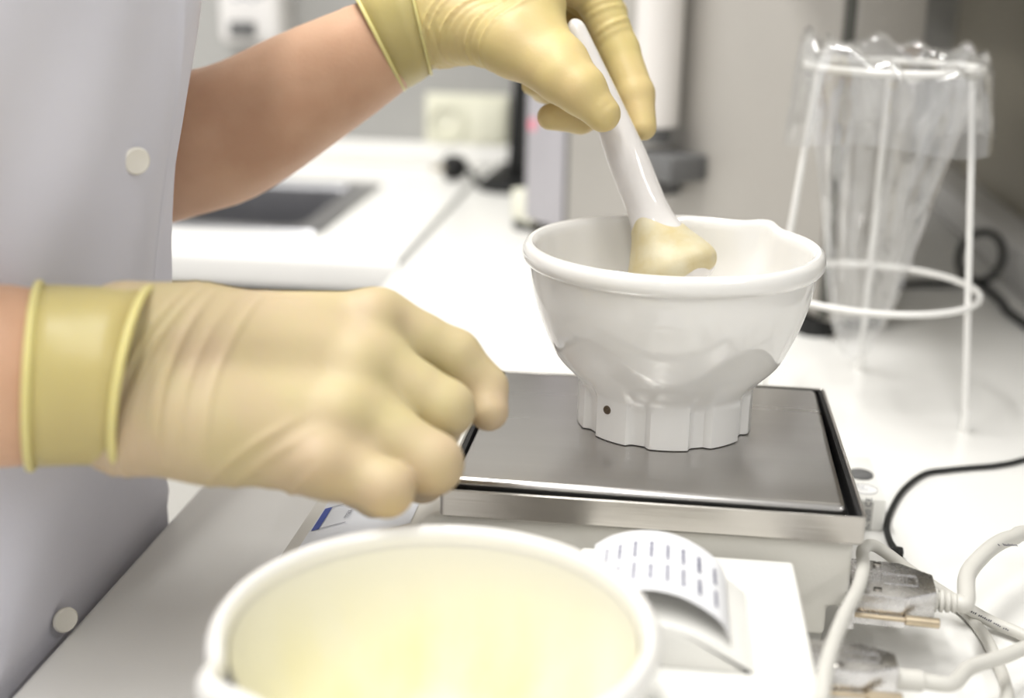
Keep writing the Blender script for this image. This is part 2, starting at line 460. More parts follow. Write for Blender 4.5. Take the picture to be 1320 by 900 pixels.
# worktops
SXL, SXR, SY0, SY1 = -0.84, -0.300, 0.832, 1.100      # hole for the sink
def worktop_hole():
    parts = [box(-2.6, SXL, .71, WY, -.036, 0, .006, 3), box(SXR, -0.1695, .71, WY, -.036, 0, .006, 3),
             box(SXL - .01, SXR + .01, .71, SY0, -.036, 0, .006, 3), box(SXL - .01, SXR + .01, SY1, WY, -.036, 0, .006, 3)]
    return join(*parts)
def slab_with_hole():
    xs = [-2.6, SXL, SXR, -0.1695]; ys = [.71, SY0, SY1, WY]
    bm = bmesh.new()
    for z, flip in ((0.0, False), (-.036, True)):
        g = [[bm.verts.new((x, y, z)) for y in ys] for x in xs]
        for i in range(3):
            for j in range(3):
                if i == 1 and j == 1: continue
                q = (g[i][j], g[i + 1][j], g[i + 1][j + 1], g[i][j + 1])
                bm.faces.new(q[::-1] if flip else q)
        if z == 0: top = g
        else: bot = g
    def wall(a, b):
        bm.faces.new((top[a[0]][a[1]], bot[a[0]][a[1]], bot[b[0]][b[1]], top[b[0]][b[1]]))
    per = [(0, 0), (1, 0), (2, 0), (3, 0), (3, 1), (3, 2), (3, 3), (2, 3), (1, 3), (0, 3), (0, 2), (0, 1)]
    for i in range(12): wall(per[i], per[(i + 1) % 12])
    inn = [(1, 1), (1, 2), (2, 2), (2, 1)]
    for i in range(4): wall(inn[i], inn[(i + 1) % 4])
    bmesh.ops.recalc_face_normals(bm, faces=bm.faces[:])
    ed = [e for e in bm.edges if abs(e.verts[0].co.y - .71) < 1e-6 and abs(e.verts[1].co.y - .71) < 1e-6 and e.calc_length() > .05]
    bmesh.ops.bevel(bm, geom=ed, offset=.008, segments=4, affect='EDGES', profile=.5)
    return bm_out(bm)
tag(obj('worktop', slab_with_hole(), M_lam2), 'white worktop along the back wall with the steel sink let into it', 'worktop')
tag(obj('worktop', box(-0.163, WX, -1.45, WY, -.036, 0, .004, 3), M_lam), 'long white worktop that carries the steel balance and the bowls', 'worktop')
obj('trim_3', box(-0.1692, -0.1633, .712, WY - .013, -.034, .0006), M_trimdark, kind='structure', smooth=False)  # joint strip

# base cabinets
def cabinet(x0, x1, y0, y1, face, label):
    t = thing('base_cabinet', label, 'cabinet', ((x0 + x1) / 2, (y0 + y1) / 2, FL))
    obj('body', box(x0, x1, y0, y1, FL + .1, -.0362), M_cab, t, smooth=False)
    obj('plinth', box(x0 + .03, x1 - .03, y0 + .03, y1 - .03, FL, FL + .0999), M_dgrey, t, smooth=False)
    if face == 'blind': return t
    if face == '-y':
        d = obj('door', box(x0 + .003, x1 - .003, y0 - .018, y0 - .0002, FL + .11, -.050, .002), M_cab, t)
        obj('handle', tube([(x0 + .25, y0 - .018, -.09), (x0 + .25, y0 - .04, -.09), (x0 + .38, y0 - .04, -.09), (x0 + .38, y0 - .018, -.09)], .005, 10), M_steelf, d)
    else:
        d = obj('door', box(x0 - .018, x0 - .0002, y0 + .003, y1 - .003, FL + .11, -.050, .002), M_cab, t)
        obj('handle', tube([(x0 - .018, y0 + .25, -.09), (x0 - .04, y0 + .25, -.09), (x0 - .04, y0 + .38, -.09), (x0 - .018, y0 + .38, -.09)], .005, 10), M_steelf, d)
    return t
# the sink cabinet is open-topped behind its door, so its body stays below the basin
c1 = thing('base_cabinet', 'cream base cabinet under the steel sink', 'cabinet', (-.5, 1.01, FL))
obj('body', join(box(-.90, -.882, .745, 1.29, FL + .1, -.0362), box(-.183, -.165, .745, 1.29, FL + .1, -.0362), box(-.882, -.183, .745, 1.29, FL + .1, FL + .118), box(-.882, -.183, 1.275, 1.29, FL + .118, -.0362)), M_cab, c1, smooth=False)
obj('plinth', box(-.87, -.195, .775, 1.26, FL, FL + .0999), M_dgrey, c1, smooth=False)
for a, b, hx in ((-.897, -.534, -.57), (-.530, -.167, -.49)):
    d = obj('door', box(a, b, .727, .7448, FL + .11, -.050, .002), M_cab, c1)
    obj('handle', tube([(hx, .727, -.24), (hx, .705, -.24), (hx, .705, -.11), (hx, .727, -.11)], .005, 10), M_steelf, d)
cabinet(-1.52, -.905, .745, 1.29, '-y', 'cream base cabinet behind the person, left of the sink cabinet')
cabinet(-.125, .44, -.62, -.02, '-x', 'cream base cabinet below the near stretch of the long worktop')
cabinet(-.125, .44, -.015, .60, '-x', 'cream base cabinet below the balance end of the long worktop')
cabinet(-.125, .44, .605, 1.27, 'blind', 'cream base cabinet in the corner below the grey machine')
cup = thing('shading_cupboard', 'unseen cupboard added above the machine to shade the right wall', 'cupboard', (.30, .75, .43))  # out-of-view cupboard added to shade the right wall and worktop
obj('body', box(.13, WX - .001, .37, WY - .001, .43, 1.10), M_cab, cup, smooth=False)
for a, b in ((.372, .812), (.816, 1.296)):
    obj('door', box(.112, .1298, a, b, .432, 1.098, .002), M_cab, cup)

# sink
sk = thing('sink', 'rectangular stainless steel sink set into the back worktop', 'sink', ((SXL + SXR) / 2, (SY0 + SY1) / 2, -.16))
def sink_mesh():
    x0, x1, y0, y1 = SXL + .004, SXR - .004, SY0 + .004, SY1 - .004
    loops = [(x0 - .03, x1 + .03, y0 - .028, y1 + .024, .0008), (x0 - .028, x1 + .028, y0 - .026, y1 + .022, .0032), (x0, x1, y0, y1, .0030), (x0 + .004, x1 - .004, y0 + .004, y1 - .004, -.003),
             (x0 + .012, x1 - .012, y0 + .012, y1 - .012, -.140), (x0 + .03, x1 - .03, y0 + .03, y1 - .03, -.155)]
    V = []; Fc = []
    n = 40
    def rr(L, rad):
        a0, a1, b0, b1, z = L; out = []
        for cx_, cy_, s in ((a1 - rad, b1 - rad, 0), (a0 + rad, b1 - rad, 90), (a0 + rad, b0 + rad, 180), (a1 - rad, b0 + rad, 270)):
            for q in range(10):
                an = math.radians(s + 90 * q / 9)
                out.append((cx_ + rad * math.cos(an), cy_ + rad * math.sin(an), z))
        return out
    for i, L in enumerate(loops): V += rr(L, (.012, .012, .02, .02, .03, .03)[i])
    for j in range(len(loops) - 1):
        for i in range(n):
            k = (i + 1) % n
            Fc.append((j * n + i, j * n + k, (j + 1) * n + k, (j + 1) * n + i))
    Fc.append(tuple((len(loops) - 1) * n + i for i in range(n)))
    return V, [f[::-1] for f in Fc]
obj('basin', sink_mesh(), M_sink, sk, sharp=30)
obj('drain', lathe([(.0, .0), (.022, .0), (.026, .003), (.03, .001)], 24, Matrix.Translation((-.57, .965, -.1548)), False), M_steelf, sk)

# socket on the back wall
so = thing('wall_socket', 'cream double wall socket plate above the back worktop', 'socket', (-.193, 1.299, .023))
obj('frame', box(-.2517, -.1353, 1.290, 1.2998, .0225, .101, .003), M_sock, so)
w = obj('socket_insert', lathe([(.027, 0), (.027, .004), (.0215, .004), (.0205, -.008), (0.0005, -.008)], 32, axis_matrix((-.2215, 1.2895, .0605), (-.2215, 1.0, .0605)), False), M_sock, so)
obj('socket_well', lathe([(.0185, 0), (.0005, .0001)], 32, axis_matrix((-.2215, 1.2935, .0605), (-.2215, 1.0, .0605)), False), M_sockd, w)
obj('blank_cover', box(-.190, -.140, 1.2862, 1.2902, .034, .090, .0015), M_sock, so)
for dz in (-.0095, .0095):
    obj('contact_hole', cyl((-.2215 + dz, 1.2936, .0605), (-.2215 + dz, 1.2925, .0605), .003, 10), M_black, w)

# soap dispenser
sd = thing('soap_dispenser', 'white soap dispenser with a dark outlet on the back wall', 'dispenser', (-.48, 1.299, .155))
obj('body', box(-.523, -.437, 1.225, 1.2999, .166, .40, .012, 4), M_soap, sd)
obj('outlet', box(-.506, -.470, 1.2165, 1.2247, .176, .1955, .003), M_dgrey, sd)
obj('printed_mark', join(*[box(-.500 + .011 * i, -.492 + .011 * i, 1.2240, 1.2252, .2225 + .004 * (i % 2), .2265 + .004 * (i % 2)) for i in range(4)]), M_inkg, sd, smooth=False)

# ------------------------------------------------------------------ balance (weighing scale)
bal = thing('balance', 'cream laboratory balance with a square steel pan under the white mortar', 'scale', (.08, .085, 0))
poly = [(-.075, .012), (-.075, .0285), (-.012, .050), (-.004, .0566), (.1765, .0566), (.1765, .0263), (.168, .0255), (.168, .012)]
hs = obj('housing', prism(poly, 'y', .004, .172, .0022, 3), M_scale, bal)
obj('base', box(-.068, .1665, .011, .166, .004, .0118, .001), M_scaled, bal)
obj('underside', box(-.05, .1682, .0118, .1655, .0045, .0245, .001), M_scaled, bal)
for x, y in ((-.058, .02), (.155, .025), (-.058, .155), (.155, .155)):
    obj('foot', cyl((x, y, 0), (x, y, .0041), .008, 16), M_black, bal)
lb = obj('rating_label', box(.118, .1675, .0104, .0117, .0055, .0232), M_label, bal, smooth=False)
lab_txt = join(*[text_mesh(s, .0036, (.1440, .0103, z), (1, 0, 0), (0, 0, 1)) for s, z in (('with part 15 of', .0185), ('ation of this', .0148), ('cause interf', .0111), ('terference b', .0074))])
obj('printed_text', lab_txt, M_ink, lb, smooth=False)
# steel tray round the pan
def tray():
    o_ = (0, .18, 0, .169); t_ = .0013
    def loop(x0, x1, y0, y1, z, rad):
        out = []
        for cx_, cy_, s in ((x1 - rad, y1 - rad, 0), (x0 + rad, y1 - rad, 90), (x0 + rad, y0 + rad, 180), (x1 - rad, y0 + rad, 270)):
            for q in range(5):
                an = math.radians(s + 90 * q / 4)
                out.append((cx_ + rad * math.cos(an), cy_ + rad * math.sin(an), z))
        return out
    x0, x1, y0, y1 = o_
    L = [loop(x0 + .002, x1 - .002, y0 + .002, y1 - .002, .0570, .002), loop(x0 + .0005, x1 - .0005, y0 + .0005, y1 - .0005, .0574, .0026), loop(x0, x1, y0, y1, .0582, .0026), loop(x0, x1, y0, y1, .0697, .0026),
         loop(x0 + .0003, x1 - .0003, y0 + .0003, y1 - .0003, .0700, .0024), loop(x0 + t_ - .0003, x1 - t_ + .0003, y0 + t_ - .0003, y1 - t_ + .0003, .0700, .0016), loop(x0 + t_, x1 - t_, y0 + t_, y1 - t_, .0697, .0014), loop(x0 + t_, x1 - t_, y0 + t_, y1 - t_, .0582, .0014)]
    V = sum(L, []); n = 20; Fc = []
    for j in range(len(L) - 1):
        for i in range(n):
            k = (i + 1) % n
            Fc.append((j * n + i, j * n + k, (j + 1) * n + k, (j + 1) * n + i))
    Fc.append(tuple(range(n))[::-1]); Fc.append(tuple((len(L) - 1) * n + i for i in range(n)))
    return V, Fc
ty = obj('tray_frame', tray(), M_steelf, bal, sharp=30)
obj('dark_gap_lining', join(box(.0015, .1785, .0015, .1675, .0583, .0600), box(.0014, .0034, .0014, .1676, .06, .0693), box(.1766, .1786, .0014, .1676, .06, .0693), box(.0034, .1766, .1656, .1676, .06, .0693), box(.0034, .1766, .0014, .0024, .06, .0688)), M_black, ty, smooth=False)  # black lining puts the shade of the gap round the pan into colour
rot = Matrix.Translation((.09, .0875, 0)) @ Matrix.Rotation(math.radians(-.9), 4, 'Z') @ Matrix.Translation((-.09, -.0875, 0))
obj('weighing_pan', xf(box(.0052, .1740, .0098, .1646, .0612, .0710, .0032, 4), rot), M_steel, bal, sharp=60)
# keypad film on the sloping front (towards the person)
sl = (.050 - .0285) / (-.012 + .075)
def kp(x, y, dz=.0): return (x, y, .0285 + (x + .075) * sl + dz)
def kquad(x0, x1, y0, y1, dz): return [kp(x0, y0, dz), kp(x1, y0, dz), kp(x1, y1, dz), kp(x0, y1, dz)], [(0, 1, 2, 3)]
kf = obj('keypad_film', kquad(-.0665, -.0145, .008, .168, .0004), M_overlay, bal, smooth=False)
obj('blue_stripe', join(kquad(-.0655, -.0618, .0280, .0535, .0007)), M_inkb, kf, smooth=False)
obj('key_outline', join(kquad(-.0618, -.049, .0280, .0287, .0008), kquad(-.0618, -.049, .0528, .0535, .0008)), M_inkg, kf, smooth=False, kind='stuff')
obj('printed_text', text_mesh('max  d=', .0055, kp(-.049, .0335, .0009), (0, 1, 0), (-1, 0, -sl)), M_inkg, kf, smooth=False)
obj('display_window', kquad(-.043, -.022, .0475, .125, .0008), M_dgrey, kf, smooth=False)

# small box behind the right edge of the tray
rb = thing('adapter_box', 'small white box with a round black knob and stickers behind the tray corner', 'box', (.199, .175, 0))
obj('shell', box(.1815, .2142, .1435, .206, 0, .018, .0012), M_white_p, rb)
obj('knob', lathe([(.0068, 0), (.0068, .0012), (.006, .0018), (.0001, .0018)], 28, Matrix.Translation((.2050, .1765, .0180)), False), M_dgrey, rb)
obj('round_sticker', lathe([(.0072, 0), (.0072, .0002), (.0001, .0002)], 32, Matrix.Translation((.2045, .1565, .0180)), False), M_labelw, rb)
obj('sticker_ring', tube([(.2045 + .0069 * math.cos(a * math.pi / 16), .1565 + .0069 * math.sin(a * math.pi / 16), .0183) for a in range(32)], .00012, 5, closed=True, raw=True), M_ink, rb)
obj('sticker_print', join(box(.2010, .2024, .1590, .1602, .01815, .01830), box(.2030, .2046, .1588, .1600, .01815, .01830), box(.2018, .2062, .1560, .1565, .01815, .01830)), M_inkg, rb, smooth=False, kind='stuff')
fl = obj('front_label', box(.1920, .2078, .1431, .1436, .0006, .0166), M_label, rb, smooth=False)
obj('printed_text', text_mesh('C 020 CE', .0046, (.2066, .1430, .0010), (0, 0, 1), (-1, 0, 0)), M_ink, fl, smooth=False)

# ------------------------------------------------------------------ mortars
HB = 0.0900
def smooth01(x): x = max(0., min(1., x)); return x * x * (3 - 2 * x)
def r_bowl(z):
    zs_ = [0, .02, .03, .038, .046, .059, .070, .0795]
    rs_ = [.043, .0478, .0522, .0562, .0590, .0646, .0668, .0682]
    return float(np.interp(z, zs_, rs_)) if z > .0795 or z < 0 else float(_bow(z))
_zs = np.array([0, .02, .03, .038, .046, .059, .070, .0795]); _rs = np.array([.043, .0478, .0522, .0562, .0594, .0643, .0668, .0680])
_cf = np.polyfit(_zs, _rs, 4)
def _bow(z): return np.polyval(_cf, z)
def r_skirt(z):
    if z < .014: return .0412
    x = z - .014
    return .0412 + .35 * x * x / .012 * (1 if x < .012 else 0) + (0 if x < .012 else .0042 + .72 * (x - .012))
def mortar_r(z, ph):
    """outer radius; ph = angle from the camera-facing side, counter-clockwise"""
    sk_ = r_skirt(z) * (1 + .045 * math.cos(5 * (ph - math.radians(2))) * smooth01((z - .022) / .012))
    # nine wide lobes round the foot with hollows between them
    c = math.cos(9 * (ph - math.radians(4)))
    lobe = smooth01((c + .75) / .35)
    foot = .0398 + .0029 * lobe
    top = smooth01((z - .016) / .016)
    low = foot * (1 - top) + max(foot, sk_) * top
    low = max(low, sk_ - (1 - top) * .0016 * (1 - lobe)) if z > .012 else foot
    rb_ = float(_bow(z)) if z <= .0795 else .0680
    k = .0005
    h = max(0, min(1, .5 + .5 * (rb_ - low) / k))
    return rb_ + (low - rb_) * h - k * h * (1 - h)
def mortar_mesh(cx_, cy_, z0, face, spout, n=180, Rk=1.0):
    """face: world angle of the side with the lobe pattern's zero; spout: world angle of the pouring lip"""
    zs_ = list(np.linspace(0.0004, .0795, 80))
    outer = [('o', z) for z in zs_]
    lip = [(.0682, .0800), (.0700, .0806), (.0712, .0822), (.0716, .0845), (.0713, .0870), (.0702, .0890), (.0688, .0899), (.0672, .0897), (.0660, .0886), (.0653, .0868), (.0649, .084)]
    inn = []
    for t in np.linspace(.12, math.pi / 2, 16):
        inn.append((.0649 * math.cos(t) ** .9 if t < 1.55 else .0006, .084 - .0715 * math.sin(t)))
    V = []; Fc = []
    def sp(a, z):
        d = (a - spout + math.pi) % (2 * math.pi) - math.pi
        return math.exp(-(d / .13) ** 2) * smooth01((z - .055) / .03)
    rows = 0
    for kind, z in outer:
        for i in range(n):
            a = 2 * math.pi * i / n
            r = mortar_r(z, a - face) * Rk + .0055 * sp(a, z)
            V.append((cx_ + r * math.cos(a), cy_ + r * math.sin(a), z0 + z))
        rows += 1
    for r0, z in lip + inn:
        for i in range(n):
            a = 2 * math.pi * i / n
            s = sp(a, z)
            r = r0 * Rk + .0062 * s
            V.append((cx_ + r * math.cos(a), cy_ + r * math.sin(a), z0 + z + .0016 * s))
        rows += 1
    for j in range(rows - 1):
        for i in range(n):
            k = (i + 1) % n
            Fc.append((j * n + i, j * n + k, (j + 1) * n + k, (j + 1) * n + i))
    Fc.append(tuple(range(n))[::-1]); Fc.append(tuple((rows - 1) * n + i for i in range(n)))
    return V, Fc
FACE = math.radians(-90.4)
MC = (.0945, .101)
mo = tag(obj('mortar', mortar_mesh(MC[0], MC[1], .0711, FACE, math.radians(50)), M_mortar, sharp=35), 'white fluted mortar bowl standing on the steel weighing pan', 'mortar')
def hole_at(cx_, cy_, z0, ang, z):
    r = .0427
    a = (cx_ + (r - .003) * math.cos(ang), cy_ + (r - .003) * math.sin(ang), z0 + z)
    b = (cx_ + (r + .0004) * math.cos(ang), cy_ + (r + .0004) * math.sin(ang), z0 + z)
    return lathe([(.0001, .0032), (.0014, .0033), (.0019, .0037), (.0021, .0033), (.0022, .0)], 20, axis_matrix(a, b), False)
ho = obj('vent_hole', hole_at(MC[0], MC[1], .0711, FACE - math.radians(38), .0155), mat('hole_shade', (0.10, 0.07, 0.04), 0.6, var=0.2), mo)

FC = (.0250, -.1455)
fo = tag(obj('mortar', mortar_mesh(FC[0], FC[1], 0.0, FACE, math.radians(219)), M_mortar, sharp=35), 'white mortar bowl smeared with pale yellow ointment in the foreground', 'mortar')
def residue():
    V = []; Fc = []; n = 96
    prof = [(.0649 * math.cos(t) ** .9 - .0004 if t < 1.55 else .0004, .084 - .0715 * math.sin(t) + .0007) for t in np.linspace(.02, math.pi / 2, 22)]
    for j, (r, z) in enumerate(prof):
        for i in range(n):
            a = 2 * math.pi * i / n
            e = 0
            V.append((FC[0] + r * math.cos(a), FC[1] + r * math.sin(a), z + e))
    for j in range(len(prof) - 1):
        for i in range(n):
            k = (i + 1) % n
            Fc.append((j * n + i, j * n + k, (j + 1) * n + k, (j + 1) * n + i))
    Fc.append(tuple((len(prof) - 1) * n + i for i in range(n)))
    return V, Fc
tag(obj('ointment_film', residue(), M_resid, fo, sharp=180), 'pale yellow ointment smeared over the inside')

# pestle
PH = Vector((0.0952, 0.1366, 0.1383)); PT = Vector((0.0381, 0.1672, 0.2591))
pa = (PT - PH); PL = pa.length; pu = pa.normalized()
sc_ = .655 / 1666.34
prof = [(-30, 1), (-28, 20), (-24, 38), (-17, 50), (-8, 56), (0, 58.5), (8, 58), (14, 55.5), (22, 50), (32, 43.5), (44, 37.5), (58, 32), (72, 28.5), (90, 26.5), (115, 26), (160, 25.5), (220, 21.5), (280, 17), (325, 13.5), (338, 12.2), (345, 9), (349, 4), (350, .5)]
pz = spline([(b * sc_, a * sc_, 0) for a, b in prof], 5)
PM = axis_matrix(PH, PT)
pe = tag(obj('pestle', lathe([(max(r, .0002), z) for r, z, _ in pz], 56, PM), M_pestle, sharp=180), 'white glazed pestle leaning in the mortar, held by the gloved hand', 'pestle')
def oint():
    n = 72; rows = []
    zs0 = [a * sc_ for a, b in prof]; rs0 = [b * sc_ for a, b in prof]
    m = 22; V = []; Fc = []
    for j in range(m):
        for i in range(n):
            a = 2 * math.pi * i / n
            top = (62 + 14 * math.sin(a + 2.2) + 6 * math.sin(3 * a + 1)) * sc_
            bot = (-15 + 3 * math.sin(2 * a) + 2.5 * math.sin(7 * a)) * sc_
            z = bot + (top - bot) * j / (m - 1)
            th = .0011 * math.sin(math.pi * min(1, max(0, j / (m - 1)))) ** .35 * (1 + .35 * math.sin(4 * a + 9 * j / m) * math.sin(2 * a - 5 * j / m)) - .0001
            r = np.interp(z, zs0, rs0) + th
            V.append(tuple(PM @ Vector((r * math.cos(a), r * math.sin(a), z))))
    for j in range(m - 1):
        for i in range(n):
            k = (i + 1) % n
            Fc.append((j * n + i, j * n + k, (j + 1) * n + k, (j + 1) * n + i))
    return V, Fc
tag(obj('ointment', oint(), M_oint, pe, sharp=180), 'pale yellow ointment clinging to the pestle head')

# ------------------------------------------------------------------ printer with its paper strip
pn = thing('label_printer', 'white bench printer in front of the balance with a domed paper cover', 'printer', (.118, -.085, 0))
obj('body', prism([(.086, -.176), (.153, -.172), (.1515, -.0035), (.062, -.0035), (.062, -.06), (.086, -.078)], 'z', .004, .0498, .002, 3), M_white_p, pn)
obj('base', prism([(.09, -.17), (.148, -.168), (.147, -.009), (.068, -.009), (.068, -.056), (.09, -.075)], 'z', 0, .0042), M_dgrey, pn, smooth=False)
R_h, cz_h, cx_h = .0560, .0110, .0900
arc = [(cx_h + R_h * math.sin(t), cz_h + R_h * math.cos(t)) for t in np.linspace(-.36, .80, 18)]
arc = [(arc[0][0], .0497)] + arc + [(arc[-1][0], .0497)]
cv = obj('paper_cover', prism(arc, 'y', -.0970, -.0370, .0014, 2), M_white_p, pn, sharp=35)
pth = spline([(.1212, 0, .0590), (.1172, 0, .0662), (.1070, 0, .0730), (.0970, 0, .0762), (.0865, 0, .0762), (.0770, 0, .0735), (.0700, 0, .0690)], 6)
def paper_fn(u, v):
    i = u * (len(pth) - 1); k = min(int(i), len(pth) - 2); p = pth[k] * (1 - (i - k)) + pth[k + 1] * (i - k)
    return (p[0], -.0915 + .049 * v, p[2] + .0006)
pp = obj('paper_strip', patch(paper_fn, 30, 6), M_paper, pn, sharp=180)
tag(pp, 'white printed paper strip arching out of the cover')
marks = []
rng = random.Random(3)
for c in range(8):
    u0 = .18 + .098 * c
    for v0, cnt in ((.16, 3), (.52, 3)):
        v = v0
        for q in range(cnt):
            wv = .055 + .035 * rng.random()
            du = .022
            def mk(uu, vv):
                x, y, z = paper_fn(min(uu, 1), vv); return (x + .0001, y, z + .00035)
            if u0 + du < 1:
                marks.append(([mk(u0, v), mk(u0 + du, v), mk(u0 + du, v + wv), mk(u0, v + wv)], [(0, 1, 2, 3)]))
            v += wv + .02
obj('printed_figures', join(*marks), M_inkl, pp, smooth=False, kind='stuff')

# ------------------------------------------------------------------ plugs and cables
def over_edge(y, r):
    # the last stretch of a lead: flat to the worktop edge, then hanging down past it
    return [(.435, y, r + .0004), (.450, y, r + .0006), (.4585 + r, y, r * .4), (.4600 + r, y, -.012), (.4610 + r, y, -.05), (.4610 + r, y - .005, -.30)]
def plug(t, x0, yc, zt, ly, lx, th, rot=0.0, brass_y=None):
    """die-cast serial plug hood pointing along +x from its socket face at x0"""
    h = ly / 2
    M = Matrix.Translation((x0, yc, 0)) @ Matrix.Rotation(rot, 4, 'Z')
    top = [(0, -h), (lx * .62, -h), (lx, -h * .48), (lx, h * .48), (lx * .62, h), (0, h)]
    hd = obj('hood', xf(prism(top, 'z', zt - th, zt, .0008, 2), M), M_die, t, sharp=30)
    obj('flange', xf(box(-.0025, .0015, -h - .004, h + .004, zt - th - .0008, zt - .0015, .0005), M), M_die, t)
    obj('raised_panel', xf(join(box(lx * .18, lx * .20, -h * .72, h * .72, zt, zt + .0004), box(lx * .40, lx * .80, -h * .30, -h * .26, zt, zt + .0004), box(lx * .40, lx * .80, h * .26, h * .30, zt, zt + .0004), box(lx * .78, lx * .80, -h * .3, h * .3, zt, zt + .0004),
        *[box(lx * (.26 + .045 * i), lx * (.275 + .045 * i), -h * .22, h * .22, zt, zt + .0003) for i in range(10)]), M), M_die, hd, smooth=False)
    for s in (-1, 1):
        sx, sy = lx * (.30 if s < 0 else .34), s * h * .72
        sc0 = obj('screw', xf(lathe([(.0019, -.0004), (.0019, .0006), (.0014, .0009), (.0001, .0009)], 16, Matrix.Translation((sx, sy, zt)), False), M), M_steelf, t)
        obj('screw_slot', xf(box(sx - .0016, sx + .0016, sy - .0003, sy + .0003, zt + .0008, zt + .0011), M), M_black, sc0, smooth=False)
        y_ = s * (h + .0022)
        tsw = obj('thumbscrew', xf(join(cyl((.001, y_, zt - th * .62), (lx * .66, y_, zt - th * .62), .0011, 12), cyl((lx * .62, y_, zt - th * .62), (lx * 1.02, y_, zt - th * .62), .0022, 18, .0004)), M), M_brass, t)
    return M
p1 = thing('serial_cable', 'grey serial cable whose metal plug sits in the back of the balance', 'cable', (.20, .017, 0))
plug(p1, .1785, .0175, .0352, .034, .0355, .0145, math.radians(-4))
for i in range(4):
    obj('strain_relief_ring', cyl((.2136 + .0026 * i, .0143 - .0004 * i, .0275), (.2154 + .0026 * i, .0141 - .0004 * i, .0275), .0052 - .0003 * i, 18, .0004), M_cable, p1)
obj('strain_relief', cyl((.2125, .0148, .0275), (.2252, .0130, .0275), .0037, 16), M_cable, p1)
obj('cord', tube([(.2235, .0132, .0275), (.2275, .0142, .0278), (0.2327, 0.0377, 0.0290), (0.2428, 0.0559, 0.0305), (0.2533, 0.0718, 0.0300), (0.2633, 0.0835, 0.0285), (0.2780, 0.0981, 0.0240), (.330, .110, .0060), (.390, .088, .0043)] + over_edge(.085, .0038), .0038, 14), M_cable, p1, sharp=180)
def bars(o, ux, uy, n, step, w, h, seed):
    # worn, unreadable cable print: a row of small dark ticks
    rg = random.Random(seed); o = Vector(o); ux = Vector(ux).normalized(); uy = Vector(uy).normalized(); q = []
    for i in range(n):
        if rg.random() < .18: continue
        a = o + ux * (i * step) + uy * (h * .15 * rg.random()); hh = h * rg.uniform(.6, 1)
        q.append(([tuple(a), tuple(a + ux * w), tuple(a + ux * w + uy * hh), tuple(a + uy * hh)], [(0, 1, 2, 3)]))
    return join(*q)
obj('cord_print', bars((0.2511, 0.0610, 0.0338), (.95, .25, -.08), (-.25, .9, .1), 12, .0009, .0006, .0022, 4), M_ink, p1, smooth=False, kind='stuff')

p2 = thing('serial_cable', 'grey serial cable whose metal plug sits in the back of the printer', 'cable', (.17, -.052, 0))
plug(p2, .1548, -.0515, .0345, .0220, .0330, .0145, 0)
obj('strain_relief', cyl((.1872, -.0515, .0262), (.1985, -.0505, .0255), .0042, 16, .0006), M_cable, p2)
obj('cord', tube([(.1975, -.0506, .0256), (.2100, -.0480, .0240), (0.2214, -0.0277, 0.0200), (0.2392, -0.0107, 0.0170), (0.2575, 0.0055, 0.0145), (.300, .030, .0060), (.380, .010, .0035)] + over_edge(.008, .0031), .0031, 14), M_cable, p2, sharp=180)

t3 = tag(obj('data_cable', tube([(.42, -.36, .0034), (.36, -.362, .0034), (.29, -.350, .0040), (.225, -.310, .0130), (.172, -.225, .036), (0.1487, -0.1333, 0.0520), (0.1511, -0.1154, 0.0540), (0.1565, -0.0872, 0.0530), (0.1658, -0.0525, 0.0510), (0.1753, -0.0229, 0.0490), (0.1810, 0.0025, 0.0465), (0.1843, 0.0270, 0.0425), (0.1913, 0.0453, 0.0370), (0.1995, 0.0502, 0.0310), (0.2118, 0.0513, 0.0220), (0.2308, 0.0469, 0.0120), (0.2456, 0.0407, 0.0060), (0.2603, 0.0307, 0.0042), (.290, -.005, .0032), (.370, -.035, .0032)] + over_edge(-.04, .0028), .0028, 14), M_cable, sharp=180),
         'pale grey cable looping up past the printer and behind the upper metal plug', 'cable')
obj('cord_print', bars((0.2342, 0.0368, 0.0122), (.42, -.30, -.08), (.30, .42, .1), 22, .0009, .0006, .0016, 9), M_ink, t3, smooth=False, kind='stuff')
tag(obj('data_cable', tube([(0.2322, 0.0641, 0.0035), (0.2378, 0.0513, 0.0035), (0.2416, 0.0318, 0.0035), (0.2422, 0.0104, 0.0035), (0.2409, -0.0146, 0.0035), (0.2352, -0.0542, 0.0035), (.27, -.13, .0035), (.35, -.15, .0030)] + over_edge(-.155, .0026), .0026, 12), M_cable, sharp=180),
    'thin grey cable lying on the worktop beneath the two serial cords', 'cable')
pc = thing('power_lead', 'thin black lead curving over the worktop to beside the balance plug', 'cable', (.23, .17, 0))
obj('cord', tube([(0.2166, 0.1127, 0.0030), (0.2150, 0.1272, 0.0025), (0.2164, 0.1468, 0.0020), (0.2229, 0.1714, 0.0020), (0.2343, 0.2006, 0.0020), (0.2498, 0.2254, 0.0020), (0.2648, 0.2340, 0.0020), (0.2795, 0.2402, 0.0020), (0.2957, 0.2467, 0.0020), (0.3156, 0.2602, 0.0020), (0.3636, 0.3044, 0.0020), (.41, .300, .0020)] + over_edge(.310, .00165), .00165, 12), M_blackc, pc, sharp=180)
obj('plug_tip', tube([(0.2113, 0.1054, 0.0035), (0.2152, 0.1114, 0.0035), (0.2188, 0.1120, 0.0035)], [.0022, .0030, .0026], 14), M_black, pc)

